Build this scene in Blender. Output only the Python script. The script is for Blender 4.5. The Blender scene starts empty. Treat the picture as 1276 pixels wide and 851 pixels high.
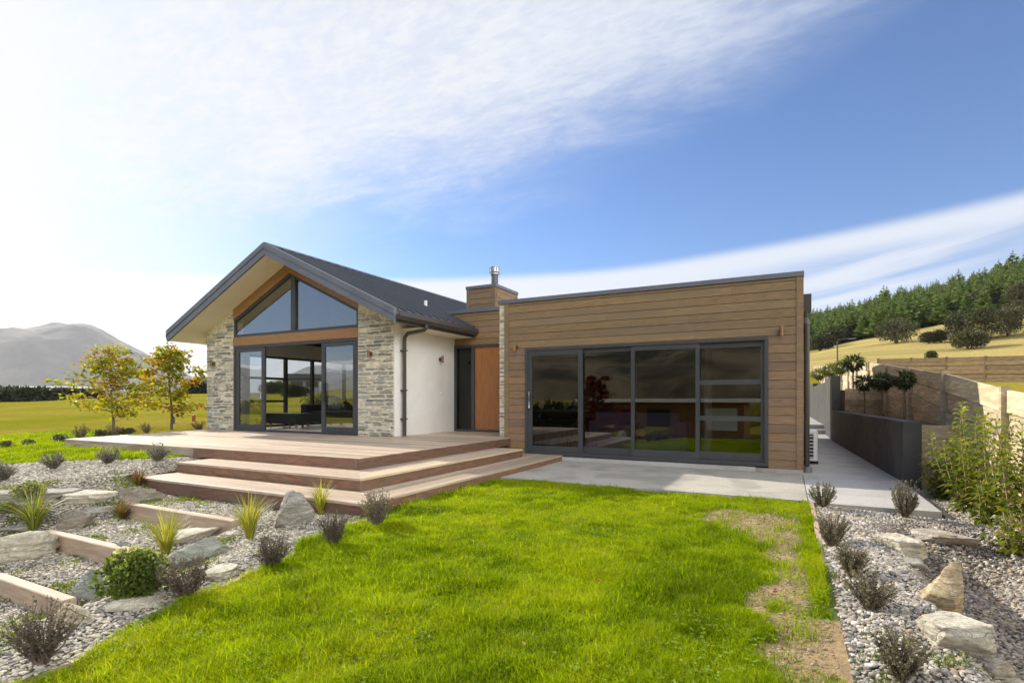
import bpy, math, random
import numpy as np
from mathutils import Vector

random.seed(7)
rng = np.random.default_rng(11)
R = math.radians
sc = bpy.context.scene
COL = sc.collection

# ------------------------------------------------------------------ camera, world, sun, exposure
YAW = .4795
CAM = np.array([-.2213, -10.1701, 1.196])
F_PX, HORIZON, W_PX, H_PX = 661.36, 498.33, 1276, 851
cam = bpy.data.cameras.new('camera')
cam_o = bpy.data.objects.new('camera', cam)
COL.objects.link(cam_o)
cam_o.location = CAM
cam_o.rotation_euler = (math.pi / 2, 0, YAW)
cam.sensor_width = 36
cam.lens = F_PX / W_PX * 36
cam.shift_y = (HORIZON - H_PX / 2) / W_PX
cam.clip_start, cam.clip_end = .05, 40000
sc.camera = cam_o

TO_SUN = Vector((-1.8, .37, 1.0)).normalized()
SUN_EL = math.asin(TO_SUN.z)
SUN_ROT = math.atan2(TO_SUN.x, TO_SUN.y) % (2 * math.pi)
sun = bpy.data.lights.new('sun', 'SUN')
sun.energy = 3.3
sun.angle = R(.53)
sun.color = (1.0, .93, .82)
sun_o = bpy.data.objects.new('sun', sun)
COL.objects.link(sun_o)
sun_o.rotation_euler = TO_SUN.to_track_quat('Z', 'Y').to_euler()
sun_o.location = (-20, 5, 30)

world = bpy.data.worlds.new('World')
sc.world = world
world.use_nodes = True
sc.view_settings.view_transform = 'Standard'
sc.view_settings.look = 'None'
sc.view_settings.gamma = 1
sc.view_settings.exposure = 1.1
sc.view_settings.use_curve_mapping = False
sc.render.engine = 'CYCLES'
sc.cycles.use_denoising = True
sc.cycles.max_bounces = 8
sc.cycles.transparent_max_bounces = 12
sc.cycles.caustics_reflective = False
sc.cycles.caustics_refractive = False
sc.cycles.sample_clamp_indirect = 6


class NT:
    """small helper to write node trees"""
    def __init__(s, tree):
        s.t = tree
        s.n = tree.nodes
        s.l = tree.links

    def add(s, typ, **kw):
        n = s.n.new(typ)
        for k, v in kw.items():
            setattr(n, k, v)
        return n

    def put(s, sock, val):
        if hasattr(val, 'is_output'):
            s.l.new(val, sock)
        else:
            sock.default_value = val

    def m(s, op, a, b=None, c=None, clamp=False):
        n = s.add('ShaderNodeMath', operation=op)
        n.use_clamp = clamp
        for i, x in enumerate((a, b, c)):
            if x is not None:
                s.put(n.inputs[i], x)
        return n.outputs[0]

    def ramp(s, x, a, b, lo=0., hi=1., smooth=True):
        n = s.add('ShaderNodeMapRange', interpolation_type='SMOOTHSTEP' if smooth else 'LINEAR')
        s.put(n.inputs[0], x)
        n.inputs[1].default_value, n.inputs[2].default_value = a, b
        n.inputs[3].default_value, n.inputs[4].default_value = lo, hi
        return n.outputs[0]

    def noise(s, vec, scale, detail=4., rough=.55, dist=0., typ='3D'):
        n = s.add('ShaderNodeTexNoise', noise_dimensions=typ)
        if vec is not None:
            s.l.new(vec, n.inputs['Vector'])
        n.inputs['Scale'].default_value = scale
        n.inputs['Detail'].default_value = detail
        n.inputs['Roughness'].default_value = rough
        n.inputs['Distortion'].default_value = dist
        return n.outputs[0]

    def mix(s, fac, a, b, blend='MIX'):
        n = s.add('ShaderNodeMix', data_type='RGBA', blend_type=blend)
        s.put(n.inputs[0], fac)
        for k, v in ((6, a), (7, b)):
            if not hasattr(v, 'is_output') and len(v) == 3:
                v = (*v, 1)
            s.put(n.inputs[k], v)
        return n.outputs[2]


def build_world():
    t = NT(world.node_tree)
    t.n.clear()
    sky = t.add('ShaderNodeTexSky', sky_type='NISHITA')
    sky.sun_disc = False
    sky.sun_elevation = SUN_EL
    sky.sun_rotation = SUN_ROT
    sky.altitude = 300
    sky.air_density = 1.0
    sky.dust_density = .6
    sky.ozone_density = 1.6
    tc = t.add('ShaderNodeTexCoord')
    sep = t.add('ShaderNodeSeparateXYZ')
    t.l.new(tc.outputs['Generated'], sep.inputs[0])
    x, y, z = sep.outputs
    az = t.m('MULTIPLY', t.m('ARCTAN2', x, y), 180 / math.pi)          # degrees east of +Y
    el = t.m('MULTIPLY', t.m('ARCSINE', z), 180 / math.pi)
    # high cirrus sheet: coordinates on a flat layer overhead
    zz = t.m('MAXIMUM', t.m('ADD', z, .12), .05)
    px = t.m('DIVIDE', x, zz)
    py = t.m('DIVIDE', y, zz)
    comb = t.add('ShaderNodeCombineXYZ')
    t.l.new(px, comb.inputs[0])
    t.l.new(py, comb.inputs[1])
    mp = t.add('ShaderNodeMapping')
    mp.inputs['Rotation'].default_value = (0, 0, R(-38))
    mp.inputs['Scale'].default_value = (1.0, 2.0, 1)
    t.l.new(comb.outputs[0], mp.inputs[0])
    n_big = t.noise(mp.outputs[0], .55, 3, .5, .4)
    n_mid = t.noise(mp.outputs[0], 2.2, 6, .62, .8)
    n_fine = t.noise(mp.outputs[0], 14., 4, .62, .5)
    mp2 = t.add('ShaderNodeMapping')
    mp2.inputs['Rotation'].default_value = (0, 0, R(35))
    mp2.inputs['Scale'].default_value = (2.2, 5., 1)
    t.l.new(comb.outputs[0], mp2.inputs[0])
    n_rip = t.noise(mp2.outputs[0], 10., 3, .5, .7)
    # signed distance above the slanting edge of the cirrus sheet
    edge = t.m('SUBTRACT', el, t.m('ADD', t.m('MULTIPLY', az, .30), 29.5))
    edge = t.m('ADD', edge, t.m('MULTIPLY', t.m('SUBTRACT', n_big, .5), 11.))
    edge = t.m('ADD', edge, t.m('MULTIPLY', t.m('SUBTRACT', n_mid, .5), 9.))
    sheet = t.ramp(edge, -5., 11.)
    tex = t.m('ADD', t.m('MULTIPLY', n_mid, .40), t.m('ADD', t.m('MULTIPLY', n_rip, .28), t.m('MULTIPLY', n_fine, .32)))
    tx = t.ramp(tex, .36, .66, .45, 1.0)
    keep = t.m('MULTIPLY', sheet, .55)
    sheet = t.m('MULTIPLY', sheet, t.m('ADD', t.m('MULTIPLY', tx, t.m('SUBTRACT', 1., keep)), keep))
    # the veil that thickens toward the sun on the left
    left = t.ramp(t.m('ADD', az, t.m('MULTIPLY', t.m('SUBTRACT', n_mid, .5), 18.)), -34., -74.)
    lowl = t.ramp(el, 40., 70., 1., .5)
    vt = t.ramp(t.m('ADD', t.m('MULTIPLY', n_mid, .6), t.m('MULTIPLY', n_rip, .4)), .34, .62, .72, 1.)
    vt = t.m('MAXIMUM', vt, t.ramp(az, -58., -70.))
    veil = t.m('MULTIPLY', t.m('MULTIPLY', left, lowl), vt)
    # the low bank: sharp upper edge, streaky underside
    wav = t.m('MULTIPLY', t.m('SUBTRACT', t.noise(comb.outputs[0], .35, 2, .5), .5), 2.6)
    top = t.m('ADD', t.m('ADD', t.m('MULTIPLY', az, .055), 15.1), wav)
    d_top = t.m('SUBTRACT', top, el)
    bank = t.ramp(d_top, -.15, 1.15)
    comb2 = t.add('ShaderNodeCombineXYZ')
    t.l.new(t.m('MULTIPLY', az, .020), comb2.inputs[0])
    t.l.new(t.m('SUBTRACT', t.m('MULTIPLY', el, .28), t.m('MULTIPLY', az, .045)), comb2.inputs[1])
    n_str = t.noise(comb2.outputs[0], 1.6, 4, .55, .3)
    streak = t.ramp(n_str, .36, .60, .25, 1.0)
    right = t.ramp(az, -14., 8.)
    streak = t.m('ADD', t.m('MULTIPLY', streak, right), t.m('SUBTRACT', 1., right))
    low = t.ramp(d_top, 1.5, 3.2)
    streak = t.m('ADD', t.m('MULTIPLY', streak, low), t.m('SUBTRACT', 1., low))
    bank = t.m('MULTIPLY', t.m('MULTIPLY', bank, streak), .93)
    front = t.ramp(t.m('ABSOLUTE', t.m('ADD', az, 25.)), 95., 140., 1., .35)
    bank = t.m('MULTIPLY', bank, front)
    fac = t.m('MAXIMUM', t.m('MAXIMUM', sheet, veil), bank)
    west = t.ramp(az, -122., -92., .14, 1.)
    overhead = t.ramp(el, 42., 64., 1., .25)
    fac = t.m('MULTIPLY', t.m('MULTIPLY', t.m('MINIMUM', fac, .97), west), overhead)
    # clouds nearer to the sun are brighter
    glow = t.ramp(az, 5., -66.)
    cl_dim = (2.5, 2.66, 2.95)
    cl_bri = (2.85, 2.86, 2.88)
    ccol = t.mix(glow, cl_dim, cl_bri)
    skyc = t.mix(1.0, sky.outputs[0], (.205, .35, .525), 'MULTIPLY')
    col = t.mix(fac, skyc, ccol)
    # fill light added as unseen bright clouds behind the camera and to the east
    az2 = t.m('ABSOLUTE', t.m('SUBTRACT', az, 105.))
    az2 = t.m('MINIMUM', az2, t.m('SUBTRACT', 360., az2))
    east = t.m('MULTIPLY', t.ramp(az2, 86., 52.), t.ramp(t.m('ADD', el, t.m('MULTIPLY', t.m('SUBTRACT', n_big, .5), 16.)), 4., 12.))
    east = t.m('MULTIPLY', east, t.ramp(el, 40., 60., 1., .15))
    fill_noise = t.ramp(t.noise(tc.outputs['Generated'], 2.2, 6, .55, .3), .36, .52, .25, 1.)
    col = t.mix(t.m('MULTIPLY', east, fill_noise), col, (12.5, 12.2, 11.6))
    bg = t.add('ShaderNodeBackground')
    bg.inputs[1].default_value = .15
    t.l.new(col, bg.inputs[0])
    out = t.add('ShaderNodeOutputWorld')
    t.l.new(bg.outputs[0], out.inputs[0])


build_world()


# ------------------------------------------------------------------ mesh and material helpers
class M:
    """collects polygons (numpy chunks) and links them as ONE mesh object"""
    def __init__(s):
        s.v, s.f, s.c, s.n = [], [], [], 0

    def add(s, verts, faces, col=1.0):
        verts = np.asarray(verts, dtype=np.float64).reshape(-1, 3)
        if len(verts) == 0:
            return s
        if isinstance(faces, np.ndarray):
            s.f.append(faces + s.n)
        else:
            for f in faces:
                s.f.append(np.asarray([f]) + s.n)
        c = np.asarray(col, dtype=np.float64)
        if c.ndim == 0:
            c = np.full((len(verts), 3), float(c))
        elif c.ndim == 1 and len(c) == 3:
            c = np.tile(c, (len(verts), 1))
        s.v.append(verts)
        s.c.append(c)
        s.n += len(verts)
        return s

    def box(s, x0, x1, y0, y1, z0, z1, col=1.0):
        v = [(x0, y0, z0), (x1, y0, z0), (x1, y1, z0), (x0, y1, z0), (x0, y0, z1), (x1, y0, z1), (x1, y1, z1), (x0, y1, z1)]
        f = np.array([(0, 3, 2, 1), (4, 5, 6, 7), (0, 1, 5, 4), (1, 2, 6, 5), (2, 3, 7, 6), (3, 0, 4, 7)])
        return s.add(v, f, col)

    def prism(s, poly, a, b, axis, col=1.0):
        """polygon (2-D) extruded from a to b along an axis: 'x' poly=(y,z), 'y' poly=(x,z), 'z' poly=(x,y)"""
        n = len(poly)
        def p(q, w):
            return {'x': (w, q[0], q[1]), 'y': (q[0], w, q[1]), 'z': (q[0], q[1], w)}[axis]
        v = [p(q, a) for q in poly] + [p(q, b) for q in poly]
        ar = sum(poly[i][0] * poly[(i + 1) % n][1] - poly[(i + 1) % n][0] * poly[i][1] for i in range(n))
        flip = (ar > 0) ^ (axis == 'y')
        f = [list(range(n))[::-1] if flip else list(range(n)), list(range(n, 2 * n)) if flip else list(range(n, 2 * n))[::-1]]
        for i in range(n):
            j = (i + 1) % n
            f.append((i, j, n + j, n + i) if flip else (j, i, n + i, n + j))
        return s.add(v, f, col)

    def tube(s, pts, rad, n=8, col=1.0, cap=True):
        pts = np.asarray(pts, float)
        k = len(pts)
        rad = np.broadcast_to(np.asarray(rad, float), (k,))
        tang = np.gradient(pts, axis=0)
        tang /= np.linalg.norm(tang, axis=1)[:, None] + 1e-9
        ref = np.array([0, 0, 1.]) if abs(tang[0][2]) < .9 else np.array([1., 0, 0])
        vs = []
        for i in range(k):
            a = np.cross(tang[i], ref)
            a /= np.linalg.norm(a) + 1e-9
            b = np.cross(tang[i], a)
            ang = np.arange(n) * 2 * math.pi / n + math.pi / n
            vs.append(pts[i] + rad[i] * (np.cos(ang)[:, None] * a + np.sin(ang)[:, None] * b))
        v = np.concatenate(vs)
        i = np.arange(k - 1)[:, None] * n
        j = np.arange(n)[None, :]
        j2 = (j + 1) % n
        f = np.stack([i + j, i + n + j, i + n + j2, i + j2], -1).reshape(-1, 4)
        s.add(v, f, col)
        if cap:
            s.f.append(np.asarray([list(range(n))]) + s.n - len(v))
            s.f.append(np.asarray([list(range(n))[::-1]]) + s.n - n)
        return s

    def build(s, name, mat, parent=None, smooth=False, at=None):
        v = np.concatenate(s.v)
        if parent is not None:
            r = parent
            while r.parent is not None:
                r = r.parent
            v = v - np.array(r.location)
        elif at is not None:
            v = v - np.array(at)
        c = np.concatenate(s.c)
        me = bpy.data.meshes.new(name)
        me.vertices.add(len(v))
        me.vertices.foreach_set('co', v.astype(np.float32).ravel())
        tot = np.concatenate([np.full(len(f), f.shape[1]) for f in s.f]).astype(np.int32)
        idx = np.concatenate([f.ravel() for f in s.f]).astype(np.int32)
        st = np.concatenate([[0], np.cumsum(tot)[:-1]]).astype(np.int32)
        me.loops.add(len(idx))
        me.loops.foreach_set('vertex_index', idx)
        me.polygons.add(len(tot))
        me.polygons.foreach_set('loop_start', st)
        me.polygons.foreach_set('loop_total', tot)
        me.polygons.foreach_set('use_smooth', np.full(len(tot), bool(smooth)))
        at_ = me.attributes.new('Col', 'FLOAT_COLOR', 'POINT')
        at_.data.foreach_set('color', np.concatenate([c, np.ones((len(c), 1))], 1).astype(np.float32).ravel())
        me.update(calc_edges=True)
        me.materials.append(mat)
        o = bpy.data.objects.new(name, me)
        COL.objects.link(o)
        if parent is not None:
            o.parent = parent
        elif at is not None:
            o.location = at
        return o


def tag(o, label=None, cat=None, group=None, kind=None):
    for k, v in (('label', label), ('category', cat), ('group', group), ('kind', kind)):
        if v:
            o[k] = v
    return o


def thing(name, loc, label, cat, group=None):
    o = bpy.data.objects.new(name, None)
    o.empty_display_size = .1
    COL.objects.link(o)
    o.location = loc
    return tag(o, label, cat, group)


def copy_tree(o, parent=None):
    c = o.copy()
    COL.objects.link(c)
    c.parent = parent
    for ch in [q for q in o.children]:
        copy_tree(ch, c)
    return c


def mat(name, base, rough=.7, var=.25, scale=6., stretch=(1, 1, 1), bump=.0, bscale=None, metal=0., spec=.5,
        col=False, trans=0., tint=None, tscale=1.2, coat=0., sheen=0.):
    """procedural surface: base colour with fine noise and an optional second tint in large patches"""
    m = bpy.data.materials.new(name)
    m.use_nodes = True
    t = NT(m.node_tree)
    b = t.n['Principled BSDF']
    out = t.n['Material Output']
    tc = t.add('ShaderNodeTexCoord')
    mp = t.add('ShaderNodeMapping')
    mp.inputs['Scale'].default_value = stretch
    t.l.new(tc.outputs['Object'], mp.inputs[0])
    n1 = t.noise(mp.outputs[0], scale, 6, .6, .3)
    lo = tuple(max(0, x * (1 - var)) for x in base)
    hi = tuple(x * (1 + var) for x in base)
    c = t.mix(t.ramp(n1, .28, .72), lo, hi)
    if tint is not None:
        n2 = t.noise(mp.outputs[0], tscale, 3, .6, .5)
        c = t.mix(t.ramp(n2, .42, .66), c, tint)
    if col:
        at = t.add('ShaderNodeAttribute', attribute_name='Col')
        c = t.mix(1.0, c, at.outputs['Color'], 'MULTIPLY')
    t.l.new(c, b.inputs['Base Color'])
    b.inputs['Roughness'].default_value = rough
    b.inputs['Metallic'].default_value = metal
    b.inputs['Specular IOR Level'].default_value = spec
    if coat:
        b.inputs['Coat Weight'].default_value = coat
    if bump:
        bp = t.add('ShaderNodeBump')
        bp.inputs['Strength'].default_value = 1.
        bp.inputs['Distance'].default_value = bump
        nb = t.noise(mp.outputs[0], bscale or scale * 3, 5, .65)
        t.l.new(nb, bp.inputs['Height'])
        t.l.new(bp.outputs[0], b.inputs['Normal'])
    if trans:
        tr = t.add('ShaderNodeBsdfTranslucent')
        c2 = t.mix(1.0, c, (1.15, 1.1, .55), 'MULTIPLY')
        t.l.new(c2, tr.inputs[0])
        mx = t.add('ShaderNodeMixShader')
        mx.inputs[0].default_value = trans
        t.l.new(b.outputs[0], mx.inputs[1])
        t.l.new(tr.outputs[0], mx.inputs[2])
        t.l.new(mx.outputs[0], out.inputs[0])
    return m


def glass_mat(name, tint, boost, base=0.):
    m = bpy.data.materials.new(name)
    m.use_nodes = True
    t = NT(m.node_tree)
    t.n.remove(t.n['Principled BSDF'])
    fr = t.add('ShaderNodeFresnel')
    geo = t.add('ShaderNodeNewGeometry')
    t.l.new(t.m('ADD', t.m('MULTIPLY', geo.outputs['Backfacing'], 1 / 1.52 - 1.52), 1.52), fr.inputs[0])
    fac = t.m('ADD', t.m('MULTIPLY', fr.outputs[0], boost), base, clamp=True)
    tr = t.add('ShaderNodeBsdfTransparent')
    tr.inputs[0].default_value = (*tint, 1)
    gl = t.add('ShaderNodeBsdfGlossy')
    gl.inputs['Roughness'].default_value = .003
    mx = t.add('ShaderNodeMixShader')
    t.l.new(fac, mx.inputs[0])
    t.l.new(tr.outputs[0], mx.inputs[1])
    t.l.new(gl.outputs[0], mx.inputs[2])
    t.l.new(mx.outputs[0], t.n['Material Output'].inputs[0])
    return m


MT = dict(
    alu=mat('dark_aluminium', (.052, .053, .057), .42, .10, 3., spec=.5),
    cap=mat('slate_flashing', (.135, .145, .17), .45, .10, 2.),
    roof=mat('charcoal_roofing', (.045, .047, .05), .38, .15, 1.2, spec=.5),
    gutter=mat('charcoal_gutter', (.05, .045, .042), .4, .12, 2.),
    soffit=mat('cream_soffit', (.80, .74, .58), .7, .04, 2.),
    plaster=mat('white_plaster', (.82, .815, .79), .8, .04, 2.5, bump=.002, bscale=40, tint=(.77, .76, .73), tscale=.9),
    mortar=mat('cream_mortar', (.64, .585, .45), .9, .22, 9., bump=.006, bscale=28),
    schist=mat('schist_stone', (.30, .30, .285), .75, .42, 18., stretch=(1, 1, 4), bump=.006, bscale=30, col=True),
    clad=mat('cedar_weatherboard', (.248, .157, .080), .62, .30, 5., stretch=(1, 1, 14), bump=.0012, bscale=26, col=True, tint=(.205, .142, .088), tscale=.6),
    beam=mat('stained_timber_beam', (.30, .158, .066), .5, .2, 5., stretch=(1, 3, 14), bump=.001, bscale=20),
    door=mat('cedar_door', (.33, .140, .048), .42, .22, 7., stretch=(9, 9, .5), bump=.0008),
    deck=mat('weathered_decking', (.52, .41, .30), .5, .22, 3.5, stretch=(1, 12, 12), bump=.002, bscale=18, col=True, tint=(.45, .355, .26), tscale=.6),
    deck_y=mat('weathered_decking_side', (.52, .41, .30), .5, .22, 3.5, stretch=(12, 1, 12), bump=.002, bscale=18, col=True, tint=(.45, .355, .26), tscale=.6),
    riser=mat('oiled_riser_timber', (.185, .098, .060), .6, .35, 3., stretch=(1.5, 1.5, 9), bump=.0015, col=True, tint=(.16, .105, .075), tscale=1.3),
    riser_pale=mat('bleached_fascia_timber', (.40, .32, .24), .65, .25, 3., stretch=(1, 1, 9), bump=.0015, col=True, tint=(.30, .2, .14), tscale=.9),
    sleeper=mat('pine_sleeper', (.46, .35, .25), .75, .18, 4., stretch=(1, 5, 8), bump=.003, bscale=22, tint=(.40, .28, .20), tscale=1.6),
    fence=mat('fence_timber', (.62, .51, .35), .75, .3, 3., stretch=(5, 1, 9), bump=.004, bscale=18, col=True, tint=(.45, .365, .25), tscale=1.1),
    rail=mat('far_fence_timber', (.27, .19, .10), .8, .3, 3., stretch=(1, 1, 6), col=True),
    conc=mat('patio_concrete', (.42, .39, .325), .85, .22, 70., bump=.002, bscale=90, tint=(.31, .29, .245), tscale=1.5),
    conc2=mat('path_concrete', (.46, .44, .405), .85, .18, 70., bump=.002, bscale=90, tint=(.37, .355, .325), tscale=1.4),
    block=mat('charcoal_blockwork', (.045, .046, .047), .7, .35, 3.5, bump=.002, bscale=60, tint=(.07, .066, .06), tscale=1.4),
    soil=mat('garden_soil', (.16, .115, .07), .95, .35, 9., bump=.02, bscale=40),
    steel=mat('brushed_steel', (.50, .51, .52), .36, .08, 30., metal=1.),
    flue=mat('flue_metal', (.10, .095, .095), .4, .15, 8., metal=.4),
    copper=mat('copper_lamp', (.27, .15, .09), .45, .2, 20., metal=.75),
    black=mat('black_plastic', (.02, .02, .02), .4, .1, 10.),
    ac=mat('white_casing', (.68, .68, .66), .45, .04, 4.),
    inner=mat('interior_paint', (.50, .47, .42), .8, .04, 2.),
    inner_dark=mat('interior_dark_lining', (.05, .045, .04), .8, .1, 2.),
    floor_in=mat('interior_floor', (.42, .37, .30), .35, .12, 3.),
    sofa=mat('charcoal_upholstery', (.022, .022, .025), .9, .15, 30.),
    sofa2=mat('lilac_upholstery', (.24, .24, .44), .9, .12, 20.),
    wood_leg=mat('chair_leg_timber', (.30, .2, .12), .5, .1, 20.),
    cushion=mat('cushion_fabric', (.25, .3, .45), .9, .3, 40.),
    white=mat('white_paint', (.75, .75, .74), .5, .03, 4.),
    bark=mat('bark', (.17, .13, .09), .9, .35, 18., bump=.006),
    bark_pale=mat('pale_stem', (.36, .27, .16), .85, .25, 25.),
    leaf=mat('foliage', (1, 1, 1), .5, .12, 4., col=True, trans=.45, spec=.4),
    leaf_dull=mat('dull_foliage', (1, 1, 1), .5, .15, 8., col=True, trans=.25, spec=.45),
    leaf_glow=mat('backlit_foliage', (1, 1, 1), .5, .12, 4., col=True, trans=.62, spec=.3),
    needle=mat('needle_foliage', (1, 1, 1), .8, .2, .8, col=True, trans=.18, spec=.2),
    grass=mat('grass_blades', (1, 1, 1), .55, .10, 2., col=True, trans=.55, spec=.1),
    pebble=mat('pebbles', (1, 1, 1), .8, .22, 45., col=True, spec=.35),
    rock=mat('rock_schist', (.47, .44, .375), .85, .45, 8., stretch=(1, 1, 3.), bump=.035, bscale=22, col=True, tint=(.29, .265, .22), tscale=3.6),
    lawn_soil=mat('lawn_soil', (1, 1, 1), .95, .28, 25., bump=.012, bscale=60, col=True),
    grime=mat('tile_grey', (.2, .2, .2), .6, .1, 5.),
    carpaint=mat('car_paint', (.30, .40, .55), .3, .05, 3., coat=.5),
    redpaint=mat('peg_paint', (.30, .06, .03), .6, .1, 9.),
    bluepaint=mat('peg_paint_blue', (.05, .08, .16), .6, .1, 9.),
    g_live=glass_mat('living_glass', (.86, .88, .89), 1.1, .13),
    g_dark=glass_mat('tinted_glass', (.55, .55, .55), 1.1, .07),
    g_side=glass_mat('sidelight_glass', (.25, .26, .27), 1.2),
)


def rock_mat():
    m = bpy.data.materials.new('layered_rock')
    m.use_nodes = True
    t = NT(m.node_tree)
    b = t.n['Principled BSDF']
    tc = t.add('ShaderNodeTexCoord')
    mp = t.add('ShaderNodeMapping')
    mp.inputs['Rotation'].default_value = (.25, .12, .3)
    mp.inputs['Scale'].default_value = (1, 1, 4.5)
    t.l.new(tc.outputs['Object'], mp.inputs[0])
    lay = t.noise(mp.outputs[0], 5., 7, .68, 1.1)
    fine = t.noise(tc.outputs['Object'], 60., 4, .7)
    blot = t.noise(tc.outputs['Object'], 6., 5, .7, .6)
    lich = t.noise(tc.outputs['Object'], 17., 4, .75, .4)
    c = t.mix(t.ramp(lay, .36, .64), (.36, .335, .28), (.66, .63, .55))
    c = t.mix(t.ramp(blot, .50, .68, 0., .55), c, (.38, .31, .21))
    c = t.mix(t.ramp(lich, .60, .68, 0., .7), c, (.62, .60, .52))
    c = t.mix(t.ramp(fine, .3, .7, 0., .35), c, (.22, .205, .18))
    vo = t.add('ShaderNodeTexVoronoi', feature='DISTANCE_TO_EDGE')
    vo.inputs['Scale'].default_value = 2.6
    mp2 = t.add('ShaderNodeMapping')
    mp2.inputs['Scale'].default_value = (1, .6, 2.2)
    wv = t.add('ShaderNodeTexNoise')
    wv.inputs['Scale'].default_value = 5.
    t.l.new(tc.outputs['Object'], wv.inputs['Vector'])
    vm = t.add('ShaderNodeVectorMath', operation='MULTIPLY_ADD')
    t.l.new(wv.outputs['Color'], vm.inputs[0])
    vm.inputs[1].default_value = (.45, .45, .45)
    t.l.new(tc.outputs['Object'], vm.inputs[2])
    t.l.new(vm.outputs[0], mp2.inputs[0])
    t.l.new(mp2.outputs[0], vo.inputs['Vector'])
    crack = t.ramp(vo.outputs['Distance'], 0., .014, .62, 1.)
    c = t.mix(crack, (.16, .145, .12), c)
    at = t.add('ShaderNodeAttribute', attribute_name='Col')
    c = t.mix(1.0, c, at.outputs['Color'], 'MULTIPLY')
    t.l.new(c, b.inputs['Base Color'])
    b.inputs['Roughness'].default_value = .88
    b.inputs['Specular IOR Level'].default_value = .25
    hgt = t.m('ADD', t.m('MULTIPLY', lay, 1.), t.m('ADD', t.m('MULTIPLY', fine, .22), t.m('MULTIPLY', crack, .35)))
    bp = t.add('ShaderNodeBump')
    bp.inputs['Distance'].default_value = .05
    t.l.new(hgt, bp.inputs['Height'])
    t.l.new(bp.outputs[0], b.inputs['Normal'])
    return m


MT['rock'] = rock_mat()


# ------------------------------------------------------------------ terrain
def sst(a, b, x):
    t = np.clip((np.asarray(x, float) - a) / (b - a), 0, 1)
    return t * t * (3 - 2 * t)


def vnoise(x, y, seed=0):
    """cheap smooth value noise in [-1,1]"""
    x = np.asarray(x, float)
    y = np.asarray(y, float)
    xi, yi = np.floor(x), np.floor(y)
    fx, fy = x - xi, y - yi
    fx, fy = fx * fx * (3 - 2 * fx), fy * fy * (3 - 2 * fy)
    def h(i, j):
        q = np.sin(i * 127.1 + j * 311.7 + seed * 74.7) * 43758.5453
        return (q - np.floor(q)) * 2 - 1
    return (h(xi, yi) * (1 - fx) + h(xi + 1, yi) * fx) * (1 - fy) + (h(xi, yi + 1) * (1 - fx) + h(xi + 1, yi + 1) * fx) * fy


HU = np.array([640., 1000, 1060, 1130, 1200, 1276, 1400, 1800])
HR = np.array([45., 60, 110, 180, 330, 420, 700])
HY = np.array([[478, 478, 478, 478, 478, 478, 478, 478],
               [470, 466, 465, 464, 463, 462, 462, 464],
               [470, 448, 442, 438, 437, 431, 425, 430],
               [470, 441, 427, 413, 400, 388, 372, 380],
               [470, 414, 405, 386, 372, 349, 325, 340],
               [480, 436, 428, 410, 398, 380, 360, 370],
               [490, 470, 465, 455, 450, 440, 430, 440]], float)
HA = np.arctan((HU - 638) / F_PX) - YAW          # azimuth from +Y
HZ = 1.196 + (HORIZON - HY) / F_PX * HR[:, None] * np.cos(np.arctan((HU - 638) / F_PX))[None, :]


def hill_z(x, y):
    dx, dy = x - CAM[0], y - CAM[1]
    r = np.hypot(dx, dy)
    a = np.clip(np.arctan2(dx, dy), HA[0], HA[-1])
    ia = np.clip(np.searchsorted(HA, a) - 1, 0, len(HA) - 2)
    ir = np.clip(np.searchsorted(HR, r) - 1, 0, len(HR) - 2)
    ta = (a - HA[ia]) / (HA[ia + 1] - HA[ia])
    tr = np.clip((r - HR[ir]) / (HR[ir + 1] - HR[ir]), 0, 1)
    return (HZ[ir, ia] * (1 - ta) + HZ[ir, ia + 1] * ta) * (1 - tr) + (HZ[ir + 1, ia] * (1 - ta) + HZ[ir + 1, ia + 1] * ta) * tr


SLEEP_Y = (-6.33, -7.16, -7.86)


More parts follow.
